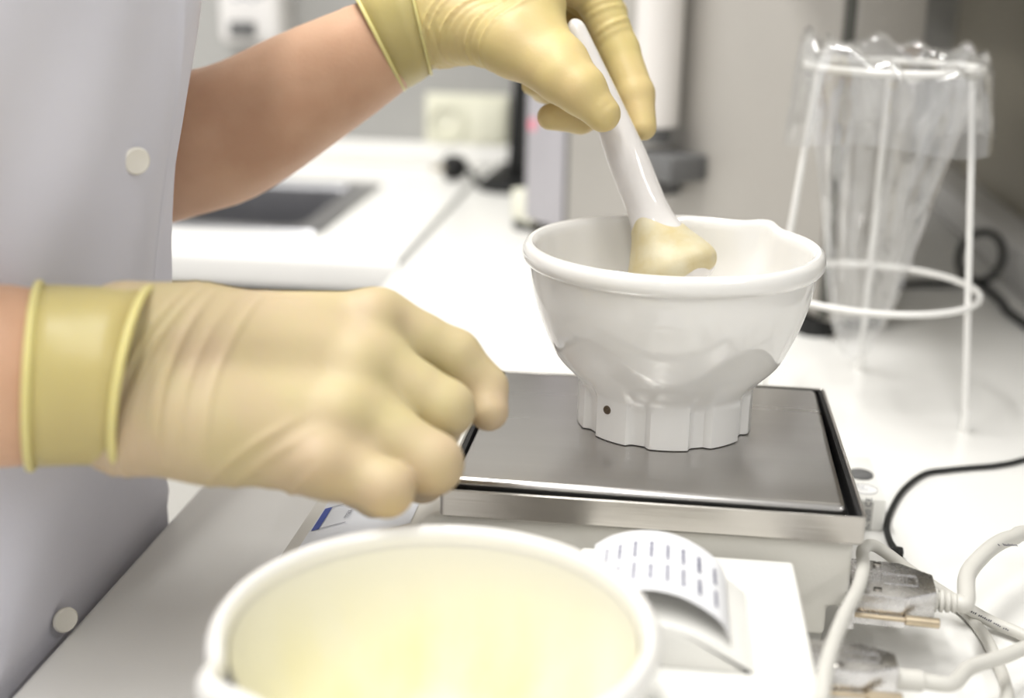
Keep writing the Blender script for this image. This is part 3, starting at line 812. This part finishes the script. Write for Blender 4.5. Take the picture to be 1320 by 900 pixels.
# ------------------------------------------------------------------ wire bag stand and its bag
RC = (.2292, .3537)
st = thing('bag_stand', 'white wire stand with two rings and three splayed legs holding a clear bag', 'stand', (RC[0], RC[1], 0))
obj('top_ring', ring((RC[0], RC[1] + .003, .226), .0545, .0024), M_wire, st, sharp=180)
obj('lower_ring', ring((RC[0], RC[1], .082), .0685, .0022), M_wire, st, sharp=180)
for ang in (math.atan2(.3081 - RC[1], .2894 - RC[0]), math.atan2(.4287 - RC[1], .2386 - RC[0]), math.atan2(.3244 - RC[1], .1596 - RC[0])):
    fx, fy = RC[0] + .0757 * math.cos(ang), RC[1] + .0757 * math.sin(ang)
    tx, ty_ = RC[0] + .0530 * math.cos(ang), RC[1] + .003 + .0530 * math.sin(ang)
    lg = obj('leg', cyl((fx, fy, .003), (tx, ty_, .2262), .0021, 12), M_wire, st)
    obj('foot_cap', lathe([(.0034, 0), (.0036, .002), (.0030, .010), (.0022, .016)], 14, Matrix.Translation((fx, fy, 0))), M_wire, lg)
def bag():
    V = []; Fc = []; n = 120; rows = []
    rg = random.Random(11)
    f1 = [(rg.choice([2, 3, 5, 7, 8, 11, 13]), rg.random() * 6.3, rg.uniform(-40, 40)) for _ in range(9)]
    def wav(a, z, amp):
        return amp * sum(math.sin(k * a + p + q * z) for k, p, q in f1) / 3
    prof = []
    # skirt folded outside, over the ring, then the bag inside
    for z in np.linspace(.180, .222, 8): prof.append((.0600 + (.222 - z) * .13, z, .0022))
    for t in np.linspace(0, 1, 5): prof.append((.0600 - .008 * t, .224 + .016 * math.sin(math.pi * t) * .9, .0020))
    zb = np.linspace(.222, .028, 30)
    for z in zb:
        q = (z - .028) / (.222 - .028)
        prof.append((.0515 * (q ** .50) * (.86 + .14 * q) + .0008, z, .0044 * min(1, q * 4) * (1.1 - .4 * q)))
    for j, (r, z, amp) in enumerate(prof):
        q = max(0, min(1, (.222 - z) / .194)) if j > 12 else 0
        for i in range(n):
            a = 2 * math.pi * i / n
            rr = r + wav(a, z, amp)
            fl_ = 1 - .75 * q ** 1.3
            dz = 0
            if j in (9, 10, 11): dz = .007 * math.sin(a - .9) + .003 * math.sin(2 * a + 1) + .0025 * math.sin(5 * a) + .0022 * math.sin(11 * a + 2) + .0015 * math.sin(17 * a) - .001
            if j < 3: dz = .004 * math.sin(3 * a + 1)
            x = rr * math.cos(a); y = rr * math.sin(a)
            ca, sa = math.cos(.35), math.sin(.35)
            xr, yr = x * ca + y * sa, (-x * sa + y * ca) * fl_
            V.append((RC[0] + xr * ca - yr * sa - .006 * q, RC[1] + .003 + xr * sa + yr * ca, z + dz))
    for j in range(len(prof) - 1):
        for i in range(n):
            k = (i + 1) % n
            Fc.append((j * n + i, j * n + k, (j + 1) * n + k, (j + 1) * n + i))
    Fc.append(tuple((len(prof) - 1) * n + i for i in range(n)))
    return V, Fc
tag(obj('plastic_bag', bag(), M_film, sharp=180), 'clear crinkled plastic bag folded over the top ring of the wire stand', 'bag')

# ------------------------------------------------------------------ background devices
A0 = Vector((-.048, .848, 0)); TD = Vector((.6122, -.7907, 0)); ND = Vector((-.7907, -.6122, 0))   # along the face, out of the face
MM = Matrix(((TD.x, -ND.x, 0, A0.x), (TD.y, -ND.y, 0, A0.y), (0, 0, 1, 0), (0, 0, 0, 1)))          # local x = along face, y = into the machine
mc = thing('lab_machine', 'tall pale grey laboratory machine standing across the back corner', 'machine', tuple(MM @ Vector((.21, .04, 0))))
DEP = .078
obj('cabinet', xf(box(-.018, .4395, .002, DEP, .014, .40, .006, 3), MM), M_mach, mc)
obj('side_panel', xf(box(-.017, .0575, -.004, .0018, .018, .395, .002), MM), M_machl, mc)
obj('door', xf(box(.0645, .4300, -.004, .0018, .022, .395, .003), MM), M_mach, mc)
obj('door_gap', xf(box(.0576, .0644, -.0005, .0019, .018, .395), MM), M_gap, mc, smooth=False)
obj('door_gap', xf(box(.4302, .4385, -.0015, .0019, .018, .395), MM), M_gap, mc, smooth=False)
bb = obj('base_block', xf(box(-.060, -.0182, .004, .06, .008, .0425, .003), MM), M_machc, mc)
for lx, ly in ((-.042, .016), (.415, .012), (-.042, .05), (.415, .065)):
    obj('foot', xf(cyl((lx, ly, 0), (lx, ly, .0142 if lx > 0 else .0082), .016, 18), MM), M_black, mc)
am = obj('stirring_column', xf(cyl((.2420, -.030, .148), (.2420, -.030, .39), .0205, 24, .002), MM), M_tubew, mc)
tag(am, 'pale upright column on the machine front')
obj('collar', xf(cyl((.2420, -.030, .134), (.2420, -.030, .1485), .015, 24, .001), MM), M_dgrey, am)
cb = obj('clamp_block', xf(box(.222, .286, -.045, -.004, .1045, .1275, .003), MM), M_dgrey, mc)
tag(cb, 'dark grey clamp block below the column')
obj('clamp_foot', xf(box(.229, .254, -.040, -.006, .087, .1044, .003), MM), M_dgrey, cb)
obj('column_bracket', xf(box(.230, .254, -.031, -.003, .30, .34, .003), MM), M_tubew, am)
obj('pink_sticker', xf(cyl((-.004, -.0040, .119), (-.004, -.0048, .119), .0065, 20), MM), M_pink, mc)

mn = thing('monitor', 'black slim monitor seen edge-on behind the pale machine', 'monitor', (-.10, 1.19, 0))
obj('screen_panel', prism([(-.1180, .012), (-.0985, .012), (-.082, .30), (-.1035, .30)], 'y', 1.150, 1.26, .002), M_black, mn)
obj('foot', prism([(-.148, 1.120), (-.09, 1.132), (-.075, 1.27), (-.14, 1.27)], 'z', 0, .0122, .002), M_black, mn)

pg = thing('power_plug', 'black round power plug lying on the worktop under the socket', 'plug', (-.195, 1.18, 0))
obj('plug_head', lathe([(.001, 0), (.012, .001), (.0165, .006), (.017, .014), (.015, .024), (.010, .030), (.001, .031)], 24, axis_matrix((-.205, 1.172, .0172), (-.180, 1.185, .0172)), False), M_black, pg)
for s in (-1, 1):
    obj('plug_pin', cyl((-.203, 1.173 + .007 * s, .0172), (-.219, 1.1645 + .007 * s, .0172), .0022, 10), M_brass, pg)
obj('cord', tube([(-.178, 1.186, .0165), (-.167, 1.180, .010), (-.157, 1.150, .0045), (-.140, 1.105, .0045), (-.10, 1.085, .0045), (-.05, 1.06, .0045), (0.01, 1.00, .0045)], .0042, 12), M_blackc, pg, sharp=180)

lc = [(.3849 + .0215 * math.sin(a) * .97, .722 + .0215 * math.sin(a) * .2, .0265 + .0235 * -math.cos(a)) for a in np.linspace(-.3, 2 * math.pi - .2, 16)]
tag(obj('black_cord', tube([(.2275, .6320, .060), (.262, .668, .030), (.300, .692, .0045), (.33, .700, .0040), (.352, .704, .0040)] + lc + [(.386, .700, .0037), (.389, .642, .0037), (.3865, .615, .0037), (.392, .568, .0037), (.398, .50, .0037), (.4035, .40, .0037)], .0036, 12), M_blackc, sharp=180),
    'black cord standing in a loop at the foot of the right wall', 'cable')

# ------------------------------------------------------------------ the person
person = thing('person', 'person in a white lab coat and pale latex gloves stirring with a pestle', 'person', (-.30, -.02, FL))
# COAT-BEGIN
FD = (math.cos(math.radians(-20)), math.sin(math.radians(-20)))     # facing
SD = (-FD[1], FD[0])                                               # towards the left shoulder
CZ = [-.50, -.10, 0.0, .05, .15, .30, .40, .455, .495]
CA = [.225, .200, .190, .186, .180, .186, .192, .135, .075]
CB = [.165, .142, .132, .130, .128, .132, .112, .085, .068]
def coat_point(ph, z, off=0.0):
    a = float(np.interp(z, CZ, CA)); b = float(np.interp(z, CZ, CB))
    cx_ = -.2915 + .108 * max(0, min(z, .35)) + .14 * max(0, z - .10) ** 2 * 1.3 - .02 * max(0, -z); cy_ = -.012 + .05 * max(0, z)
    fold = .0034 * math.sin(3.2 * ph + 9 * z + .6) + .0028 * math.sin(7.0 * ph - 14 * z + 1.7) + .0016 * math.sin(12 * ph + 26 * z) + .0010 * math.sin(19 * ph - 38 * z + 2)
    f = (b + fold + off) * math.cos(ph); s = (a + fold + off) * math.sin(ph)
    x = cx_ + f * FD[0] + s * SD[0]; y = cy_ + f * FD[1] + s * SD[1]
    lim = -.1690 if z <= 0 else (-.1690 + .28 * z if z < .06 else -.1522 + .5 * (z - .06))
    k = .012 if z > .01 else .004
    h = max(0., min(1., .5 + .5 * (lim - x) / k))
    x = lim + (x - lim) * h - k * h * (1 - h)
    return (x, y, z)
# COAT-END
def placket(z):
    return float(np.interp(z, PLZ, PLP))
PLZ = [-.5, -.02, 0, .05, .14, .19, .23, .27, .5]; PLP = [math.radians(v) for v in (12, 13, 16, 22.5, 27, 28.8, 27, 25, 24)]
def coat_mesh():
    zs_ = np.concatenate([np.linspace(-.50, -.04, 14), np.linspace(-.03, .32, 72), np.linspace(.335, .495, 16)])
    offs = np.concatenate([np.linspace(-math.pi, -.9, 24, endpoint=False), np.linspace(-.9, -.02, 60, endpoint=False), [-.016, -.010, -.004, 0.0, .004, .010], np.linspace(.02, .9, 50), np.linspace(.95, math.pi, 24, endpoint=False)])
    V = []; Fc = []; n = len(offs)
    for z in zs_:
        p0 = placket(z)
        for o in offs:
            e = .0050 if -.70 < o <= -.003 else (.0050 * max(0, 1 - (-.70 - o) / .3) if o <= -.70 else 0.0)
            if -.012 <= o <= -.003: e += .0007
            V.append(coat_point(p0 + o, z, e))
    m = len(zs_)
    for j in range(m - 1):
        for i in range(n):
            k = (i + 1) % n
            Fc.append((j * n + i, j * n + k, (j + 1) * n + k, (j + 1) * n + i))
    Fc.append(tuple((m - 1) * n + i for i in range(n)))
    Fc.append(tuple(range(n))[::-1])
    return V, Fc
coat = obj('lab_coat', coat_mesh(), M_coatf, person, sharp=50)
def lerp(a, b, t): return tuple(np.array(a) + (np.array(b) - np.array(a)) * t)
def sleeve(a, b, c, ra, rb):
    # from inside the shoulder seam down to a hem above the elbow
    s0 = lerp(a, (-.285, -.005, .43), .45)
    s1 = tuple(np.array(a) + np.array((0, 0, .012)))
    return tube([s0, s1, b, c], [.046, .066, ra, rb], 28, 10)
SH_R = (-.355, -.190, .40); EL_R = (-.400, -.205, .155)
SH_L = (-.225, .165, .40); EL_L = (-0.2745, 0.2239, 0.1541)
obj('sleeve', sleeve(SH_R, lerp(SH_R, EL_R, .4), lerp(SH_R, EL_R, .78), .062, .056), M_coatf, coat)
obj('sleeve', sleeve(SH_L, lerp(SH_L, EL_L, .4), lerp(SH_L, EL_L, .70), .060, .056), M_coatf, coat)
BTN = [((-.1311, .0029, .208), (.74, -.67, -.10)), ((-.1668, -.0225, .0072), (.80, -.60, .04))]
for c, nn in BTN:
    c = Vector(c); nn = Vector(nn).normalized()
    c = c + nn * (.0068 if c.z > .1 else .0052)
    bt = obj('button', lathe([(.0052, -.0004), (.0058, .0006), (.0058, .0015), (.0050, .0022), (.0036, .0020), (.0001, .0019)], 32, axis_matrix(c, c + nn), False), M_button, coat)

# body: one continuous skin surface (arms bare from the elbow)
WR_R = (-0.1164, -0.0764, 0.1390); FA_R = (-0.1466, -0.0863, 0.1408)
WR_L = (-0.0428, 0.1935, 0.2559); FA_L = (-0.1833, 0.2015, 0.1828); FB_L = (-0.1531, 0.1997, 0.1924); FD_L = (-0.1140, 0.1986, 0.2148); FC_L = (-0.0729, 0.1949, 0.2380)
bf = Field((-.62, -.40, FL - .01), (.03, .40, .84), .0055)
hips = np.array([-.325, -.02, -.02])
bf.cone((-.325, -.02, -.02), (-.305, -.01, .20), .115, .105, .05)
bf.cone((-.305, -.01, .20), (-.295, -.005, .36), .105, .10, .05)
bf.cone((-.33, -.13, .375), (-.26, .11, .375), .045, .045, .05)
bf.cone((-.295, -.005, .40), (-.285, -.01, .53), .055, .052, .04)
bf.cone((-.290, -.008, .66), (-.255, -.018, .625), .085, .068, .03)
bf.cone((-.245, -.022, .585), (-.225, -.030, .565), .045, .030, .03)
bf.cone((-.185, -.042, .625), (-.168, -.047, .598), .008, .013, .012)     # nose
for s in (-1, 1):
    bf.cone((-.285 + .034 * -s * -.34, -.01 + s * .078, .640), (-.276, -.01 + s * .079, .605), .011, .008, .010)  # ears
bf.cone((-.183, -.062, .560), (-.176, -.034, .560), .007, .007, .008)      # lips
bf.chain([SH_R, EL_R], [.044, .041], .03)
bf.chain([EL_R, lerp(EL_R, WR_R, .3), FA_R, (-0.1380, -0.0824, 0.1400), (-0.1282, -0.0787, 0.1394), WR_R], [.041, .040, .0322, .0308, .0255, .0210], .006)
bf.chain([SH_L, EL_L], [.043, .041], .03)
arm_ = spline([(*EL_L, .0415), (*FA_L, .0390), (*FB_L, .0366), (*FD_L, .0325), (*FC_L, .0262), (*WR_L, .0195)], 5)
bf.chain([tuple(q[:3]) for q in arm_], [float(q[3]) for q in arm_], .0035)
for s in (-1, 1):
    hp = (-.325 + s * .03, -.02 + s * .085, -.06)
    kn = (-.330 + s * .03, -.03 + s * .090, -.46); an = (-.355 + s * .03, -.03 + s * .095, -.84)
    bf.chain([hp, kn, an], [.085, .058, .036], .03)
    bf.cone(an, (-.25 + s * .03, -.07 + s * .095, FL + .03), .034, .028, .02)
body = obj('body', bf.mesh(2), M_skin, person, sharp=180)
tag(body, 'bare forearms')
for s in (-1, 1):
    ex, ey = -.2580 + .0650 * FD[0] + s * .030 * SD[0], -.0170 + .0650 * FD[1] + s * .030 * SD[1]
    obj('eye', lathe([(.0115 * math.sin(t) + .0001, -.0115 * math.cos(t)) for t in np.linspace(0, math.pi, 12)], 16, Matrix.Translation((ex, ey, .640)), False), M_button, body, sharp=180)
hf = Field((-.42, -.15, .50), (-.15, .13, .80), .006)
hf.cone((-.312, -.004, .675), (-.285, -.010, .690), .090, .082, .03)
hf.cone((-.335, .00, .64), (-.345, .00, .56), .07, .05, .03)
obj('hair', hf.mesh(2), M_hair, person, sharp=180)
tf = Field((-.52, -.24, FL), (-.18, .20, .0), .008)
for s in (-1, 1):
    hp = (-.335 + s * .03, -.02 + s * .085, -.12); kn = (-.335 + s * .03, -.03 + s * .090, -.46); an = (-.355 + s * .03, -.03 + s * .095, -.80)
    tf.chain([hp, kn, an], [.095, .075, .062], .02)
obj('trousers', tf.mesh(1), M_trouser, person, sharp=180)
for s in (-1, 1):
    x, y = -.355 + s * .03, -.03 + s * .095
    obj('shoe', box(x - .06, x + .19, y - .085 + (-.0), y + .02, FL, FL + .075, .025, 4), M_trouser, person)

# right hand: relaxed fist nearest the camera
gr = Field(np.array((-.16, -.13, .06)), np.array((.07, .06, .20)), .00105)
wt, wb = (-0.1056, -0.0668, 0.1505), (-0.1021, -0.0792, 0.1261)
imc, mmc, rmc, pmc = (-0.0224, -0.0144, 0.1484), (-0.0223, -0.0346, 0.1374), (-0.0246, -0.0540, 0.1235), (-0.0304, -0.0697, 0.1090)
gr.cone((-0.1158, -0.0687, 0.1451), wt, .0140, .0175, .008); gr.cone((-0.1136, -0.0762, 0.1300), wb, .0140, .0175, .008)
gr.cone(wt, (-0.0854, -0.0526, 0.1511), .0180, .0160, .012); gr.cone(wb, (-0.0727, -0.0755, 0.1202), .0185, .0170, .012)
gr.cone((-0.0854, -0.0526, 0.1511), imc, .0160, .0116, .012); gr.cone(wt, mmc, .0180, .0132, .012)
gr.cone(wb, rmc, .0180, .0136, .012); gr.cone((-0.0727, -0.0755, 0.1202), pmc, .0170, .0138, .012)
gr.cone((-0.0827, -0.0368, 0.1333), (-0.0411, -0.0162, 0.1225), .020, .018, .012)      # palm side
IF = [imc, (0.0076, -0.0091, 0.1334), (0.0203, -0.0095, 0.1206), (0.0234, -0.0176, 0.1135)]
MF = [mmc, (0.0090, -0.0372, 0.1206), (0.0016, -0.0148, 0.1037), (-0.0114, -0.0035, 0.1011)]
RF = [rmc, (0.0076, -0.0596, 0.1064), (-0.0002, -0.0379, 0.0911), (-0.0139, -0.0236, 0.0880)]
PF = [pmc, (-0.0061, -0.0763, 0.1020), (-0.0152, -0.0547, 0.0902), (-0.0274, -0.0415, 0.0867)]
for ch, r0, r1, t in ((IF, .0116, .0108, .55), (MF, .0122, .0108, .60), (RF, .0122, .0110, .55), (PF, .0116, .0098, .45)):
    gr.cone(ch[0], lerp(ch[0], ch[1], t), r0, r0 + (r1 - r0) * t, .008)
gr.finger(IF, [.0116, .0110, .0096, .0082], .0025, .0018)
gr.finger(MF, [.0120, .0114, .0098, .0085], .0025, .0015)
gr.finger(RF, [.0120, .0120, .0098, .0085], .0025, .0015)
gr.finger(PF, [.0112, .0102, .0088, .0078], .0025, .0015)
gr.finger([(-0.0894, -0.0443, 0.1353), (-0.0567, -0.0076, 0.1222), (-0.0319, 0.0136, 0.1132), (-0.0110, 0.0200, 0.1088)], [.018, .014, .012, .009], .006, .004)   # thumb, under the hand
for px_ in ((-0.0220, -0.0242, 0.1541), (-0.0232, -0.0461, 0.1397), (-0.0258, -0.0654, 0.1262), (-0.0296, -0.0810, 0.1130)):
    gr.cone(px_, px_, .0046, .0046, .012)                                # knuckle bones under the latex
axr = np.array((-0.0401, -0.0534, 0.1379)) - np.array((-0.1157, -0.0763, 0.1408)); upr = np.array((-0.0958, -0.0632, 0.1620)) - np.array((-0.0933, -0.0765, 0.1180))
gr.ridges((-0.1071, -0.0761, 0.1383), axr, upr, [.004, .009, .014, .019, .027, .036], .0018, .0012, 7.0, .032, .32)
gr.ridges((-0.0525, -0.0842, 0.1115), np.array((-0.0317, -0.0883, 0.0903)) - np.array((-0.0525, -0.0842, 0.1115)), np.array((-0.0338, -0.0768, 0.1280)) - np.array((-0.0525, -0.0842, 0.1115)), [-.006, .001, .009, .016], .0011, .0013, 3.0, .018)
gl_r = obj('right_glove', gr.mesh(1), M_glove, person, sharp=180)
tag(gl_r, 'pale yellow latex glove on the near, half-closed hand')

def cuff_mesh(stations, n=64, thick=.0006):
    """stations: (centre, axis, semi-axis vector 1, semi-axis vector 2); makes a thin double-walled sleeve"""
    V = []; Fc = []; rows = 0
    seq = [(s, 0) for s in stations] + [(s, -thick * 2) for s in reversed(stations)]
    for (c, e1, e2), t in seq:
        c = np.array(c); e1 = np.array(e1); e2 = np.array(e2)
        l1, l2 = np.linalg.norm(e1), np.linalg.norm(e2)
        for i in range(n):
            a = 2 * math.pi * i / n
            w_ = 1 + .006 * math.sin(5 * a + rows) + .004 * math.sin(9 * a + .7 * rows)
            V.append(tuple(c + e1 * (1 + t / l1) * math.cos(a) * w_ + e2 * (1 + t / l2) * math.sin(a) * w_))
        rows += 1
    for j in range(rows):
        jj = (j + 1) % rows
        for i in range(n):
            k = (i + 1) % n
            Fc.append((j * n + i, j * n + k, jj * n + k, jj * n + i))
    return V, Fc
def bead_mesh(st, r, n=64):
    c, e1, e2 = [np.array(v) for v in st]
    pts = [c + e1 * 1.005 * math.cos(2 * math.pi * i / n) + e2 * 1.005 * math.sin(2 * math.pi * i / n) for i in range(n)]
    return tube(pts, r, 8, closed=True, raw=True)
def station(top, bot, depth, tilt=(0, 0, 0)):
    top = np.array(top); bot = np.array(bot)
    c = (top + bot) / 2; e1 = (top - bot) / 2
    v = c - np.array((0.09066, -0.5065, 0.29174)); v /= np.linalg.norm(v)
    e2 = v - e1 * (v @ e1) / (e1 @ e1); e2 = e2 / np.linalg.norm(e2) * depth + np.array(tilt)
    return (c, e1, e2)
AX = axr / np.linalg.norm(axr)
rs = [station((-0.1367, -0.0694, 0.1713), (-0.1346, -0.0928, 0.1084), .0345, AX * .003), station((-0.1305, -0.0687, 0.1712), (-0.1273, -0.0918, 0.1088), .0345, AX * .003), station((-0.1224, -0.0668, 0.1705), (-0.1188, -0.0897, 0.1088), .0340, AX * .003),
      station((-0.1097, -0.0644, 0.1702), (-0.1107, -0.0877, 0.1089), .0335, AX * .004), station((-0.0974, -0.0610, 0.1694), (-0.1034, -0.0868, 0.1090), .0330, AX * .006)]
cf = obj('right_cuff', cuff_mesh(rs), M_cuff, gl_r, sharp=180)
obj('rolled_edge', bead_mesh(rs[0], .0017), M_bead, cf, sharp=180)
obj('folded_edge', bead_mesh(rs[4], .0017), M_bead, cf, sharp=180)

# left hand: gripping the pestle between thumb and fingers
glf = Field(np.array((-.10, .06, .20)), np.array((.10, .27, .34)), .00105)
wl = np.array((-0.0549, 0.1947, 0.2507)); wl2 = np.array((-0.0376, 0.1928, 0.2585))
imL, mmL, rmL, pmL = (0.0199, 0.1915, 0.2865), (0.0189, 0.2171, 0.2879), (0.0112, 0.2356, 0.2828), (0.0007, 0.2454, 0.2707)
glf.cone((-0.0472, 0.1987, 0.2539), wl2, .0185, .0205, .010)
glf.cone(wl2, imL, .0205, .0150, .012); glf.cone(wl2, mmL, .0205, .0150, .012); glf.cone(wl2, rmL, .0205, .0148, .012); glf.cone(wl2, pmL, .0195, .0138, .012)
cmL, mpL, ipL, tpL = (-0.0167, 0.1771, 0.2542), (0.0102, 0.1570, 0.2471), (0.0359, 0.1377, 0.2327), (0.0572, 0.1291, 0.2170)
glf.cone(wl2, cmL, .0205, .0165, .012); glf.cone(cmL, mpL, .0165, .0150, .010)
glf.cone(mpL, (0.0196, 0.1681, 0.2655), .0138, .0112, .010); glf.cone((0.0196, 0.1681, 0.2655), imL, .0112, .0135, .012)      # web between thumb and index
glf.chain([(0.0213, 0.1675, 0.2663), (0.0235, 0.1599, 0.2545), (0.0362, 0.1453, 0.2400), (0.0455, 0.1345, 0.2288)], [.0110, .0108, .0112, .0108], .006)
glf.finger([mpL, ipL, (0.0465, 0.1320, 0.2272), tpL], [.0150, .0124, .0112, .0088], .0030, .006)
glf.finger([imL, (0.0473, 0.2006, 0.2713), (0.0617, 0.1893, 0.2429), (0.0717, 0.1756, 0.2221), (0.0763, 0.1651, 0.2068)], [.0150, .0116, .0103, .0094, .0070], .0025, .003)
glf.finger([mmL, (0.0518, 0.2331, 0.2589), (0.0585, 0.2036, 0.2155), (0.0430, 0.1768, 0.2098), (0.0282, 0.1647, 0.2104)], [.0140, .0112, .0100, .0090, .0068], .0025, .002)
glf.finger([rmL, (0.0381, 0.2485, 0.2493), (0.0370, 0.2185, 0.2209), (0.0244, 0.1964, 0.2226), (0.0179, 0.1861, 0.2258)], [.0135, .0110, .0098, .0090, .0072], .0025, .002)
glf.finger([pmL, (0.0199, 0.2553, 0.2442), (0.0198, 0.2330, 0.2302), (0.0077, 0.2081, 0.2326)], [.0125, .0100, .0088, .0078], .0025, .002)
axl = np.array(ipL) - np.array(cmL); acl = np.array((0.0268, 0.1390, 0.2232)) - np.array((0.0475, 0.1473, 0.2420))
glf.ridges(cmL, axl, acl, [-.008, -.004, .000, .0045, .009, .013, .0175, .022, .028], .0017, .0010, 5.0, .026, -.2)
glf.ridges((-0.0343, 0.1747, 0.2428), np.array((-0.0178, 0.1739, 0.2441)) - np.array((-0.0336, 0.1707, 0.2400)), acl, [-.004, .000, .005], .0012, .0014, -10.0, .012)
glf.ridges((0.0524, 0.1883, 0.2640), np.array((0.0637, 0.1810, 0.2427)) - np.array((0.0497, 0.1881, 0.2709)), np.array((0.0610, 0.1888, 0.2688)) - np.array((0.0455, 0.1845, 0.2608)), [-.004, .000, .0045, .009, .013], .0012, .0011, 6.0, .011)
glf.ridges((0.0568, 0.1207, 0.2206), np.array(tpL) - np.array(ipL), acl, [-.001, .003], .0005, .0009, 12.0, .006)
gl_l = obj('left_glove', glf.mesh(1), M_glovef, person, sharp=180)
tag(gl_l, 'pale yellow latex glove on the far hand gripping the pestle')
ls = [station((-0.0844, 0.2053, 0.2691), (-0.0542, 0.1887, 0.2209), .0305), station((-0.0764, 0.2046, 0.2741), (-0.0492, 0.1867, 0.2229), .0305), station((-0.0677, 0.2040, 0.2791), (-0.0434, 0.1852, 0.2261), .0300), station((-0.0555, 0.2028, 0.2842), (-0.0379, 0.1829, 0.2301), .0295)]
cl = obj('left_cuff', cuff_mesh(ls), M_cuff, gl_l, sharp=180)
obj('rolled_edge', bead_mesh(ls[0], .0012), M_bead, cl, sharp=180)
obj('folded_edge', bead_mesh(ls[3], .0009), M_bead, cl, sharp=180)
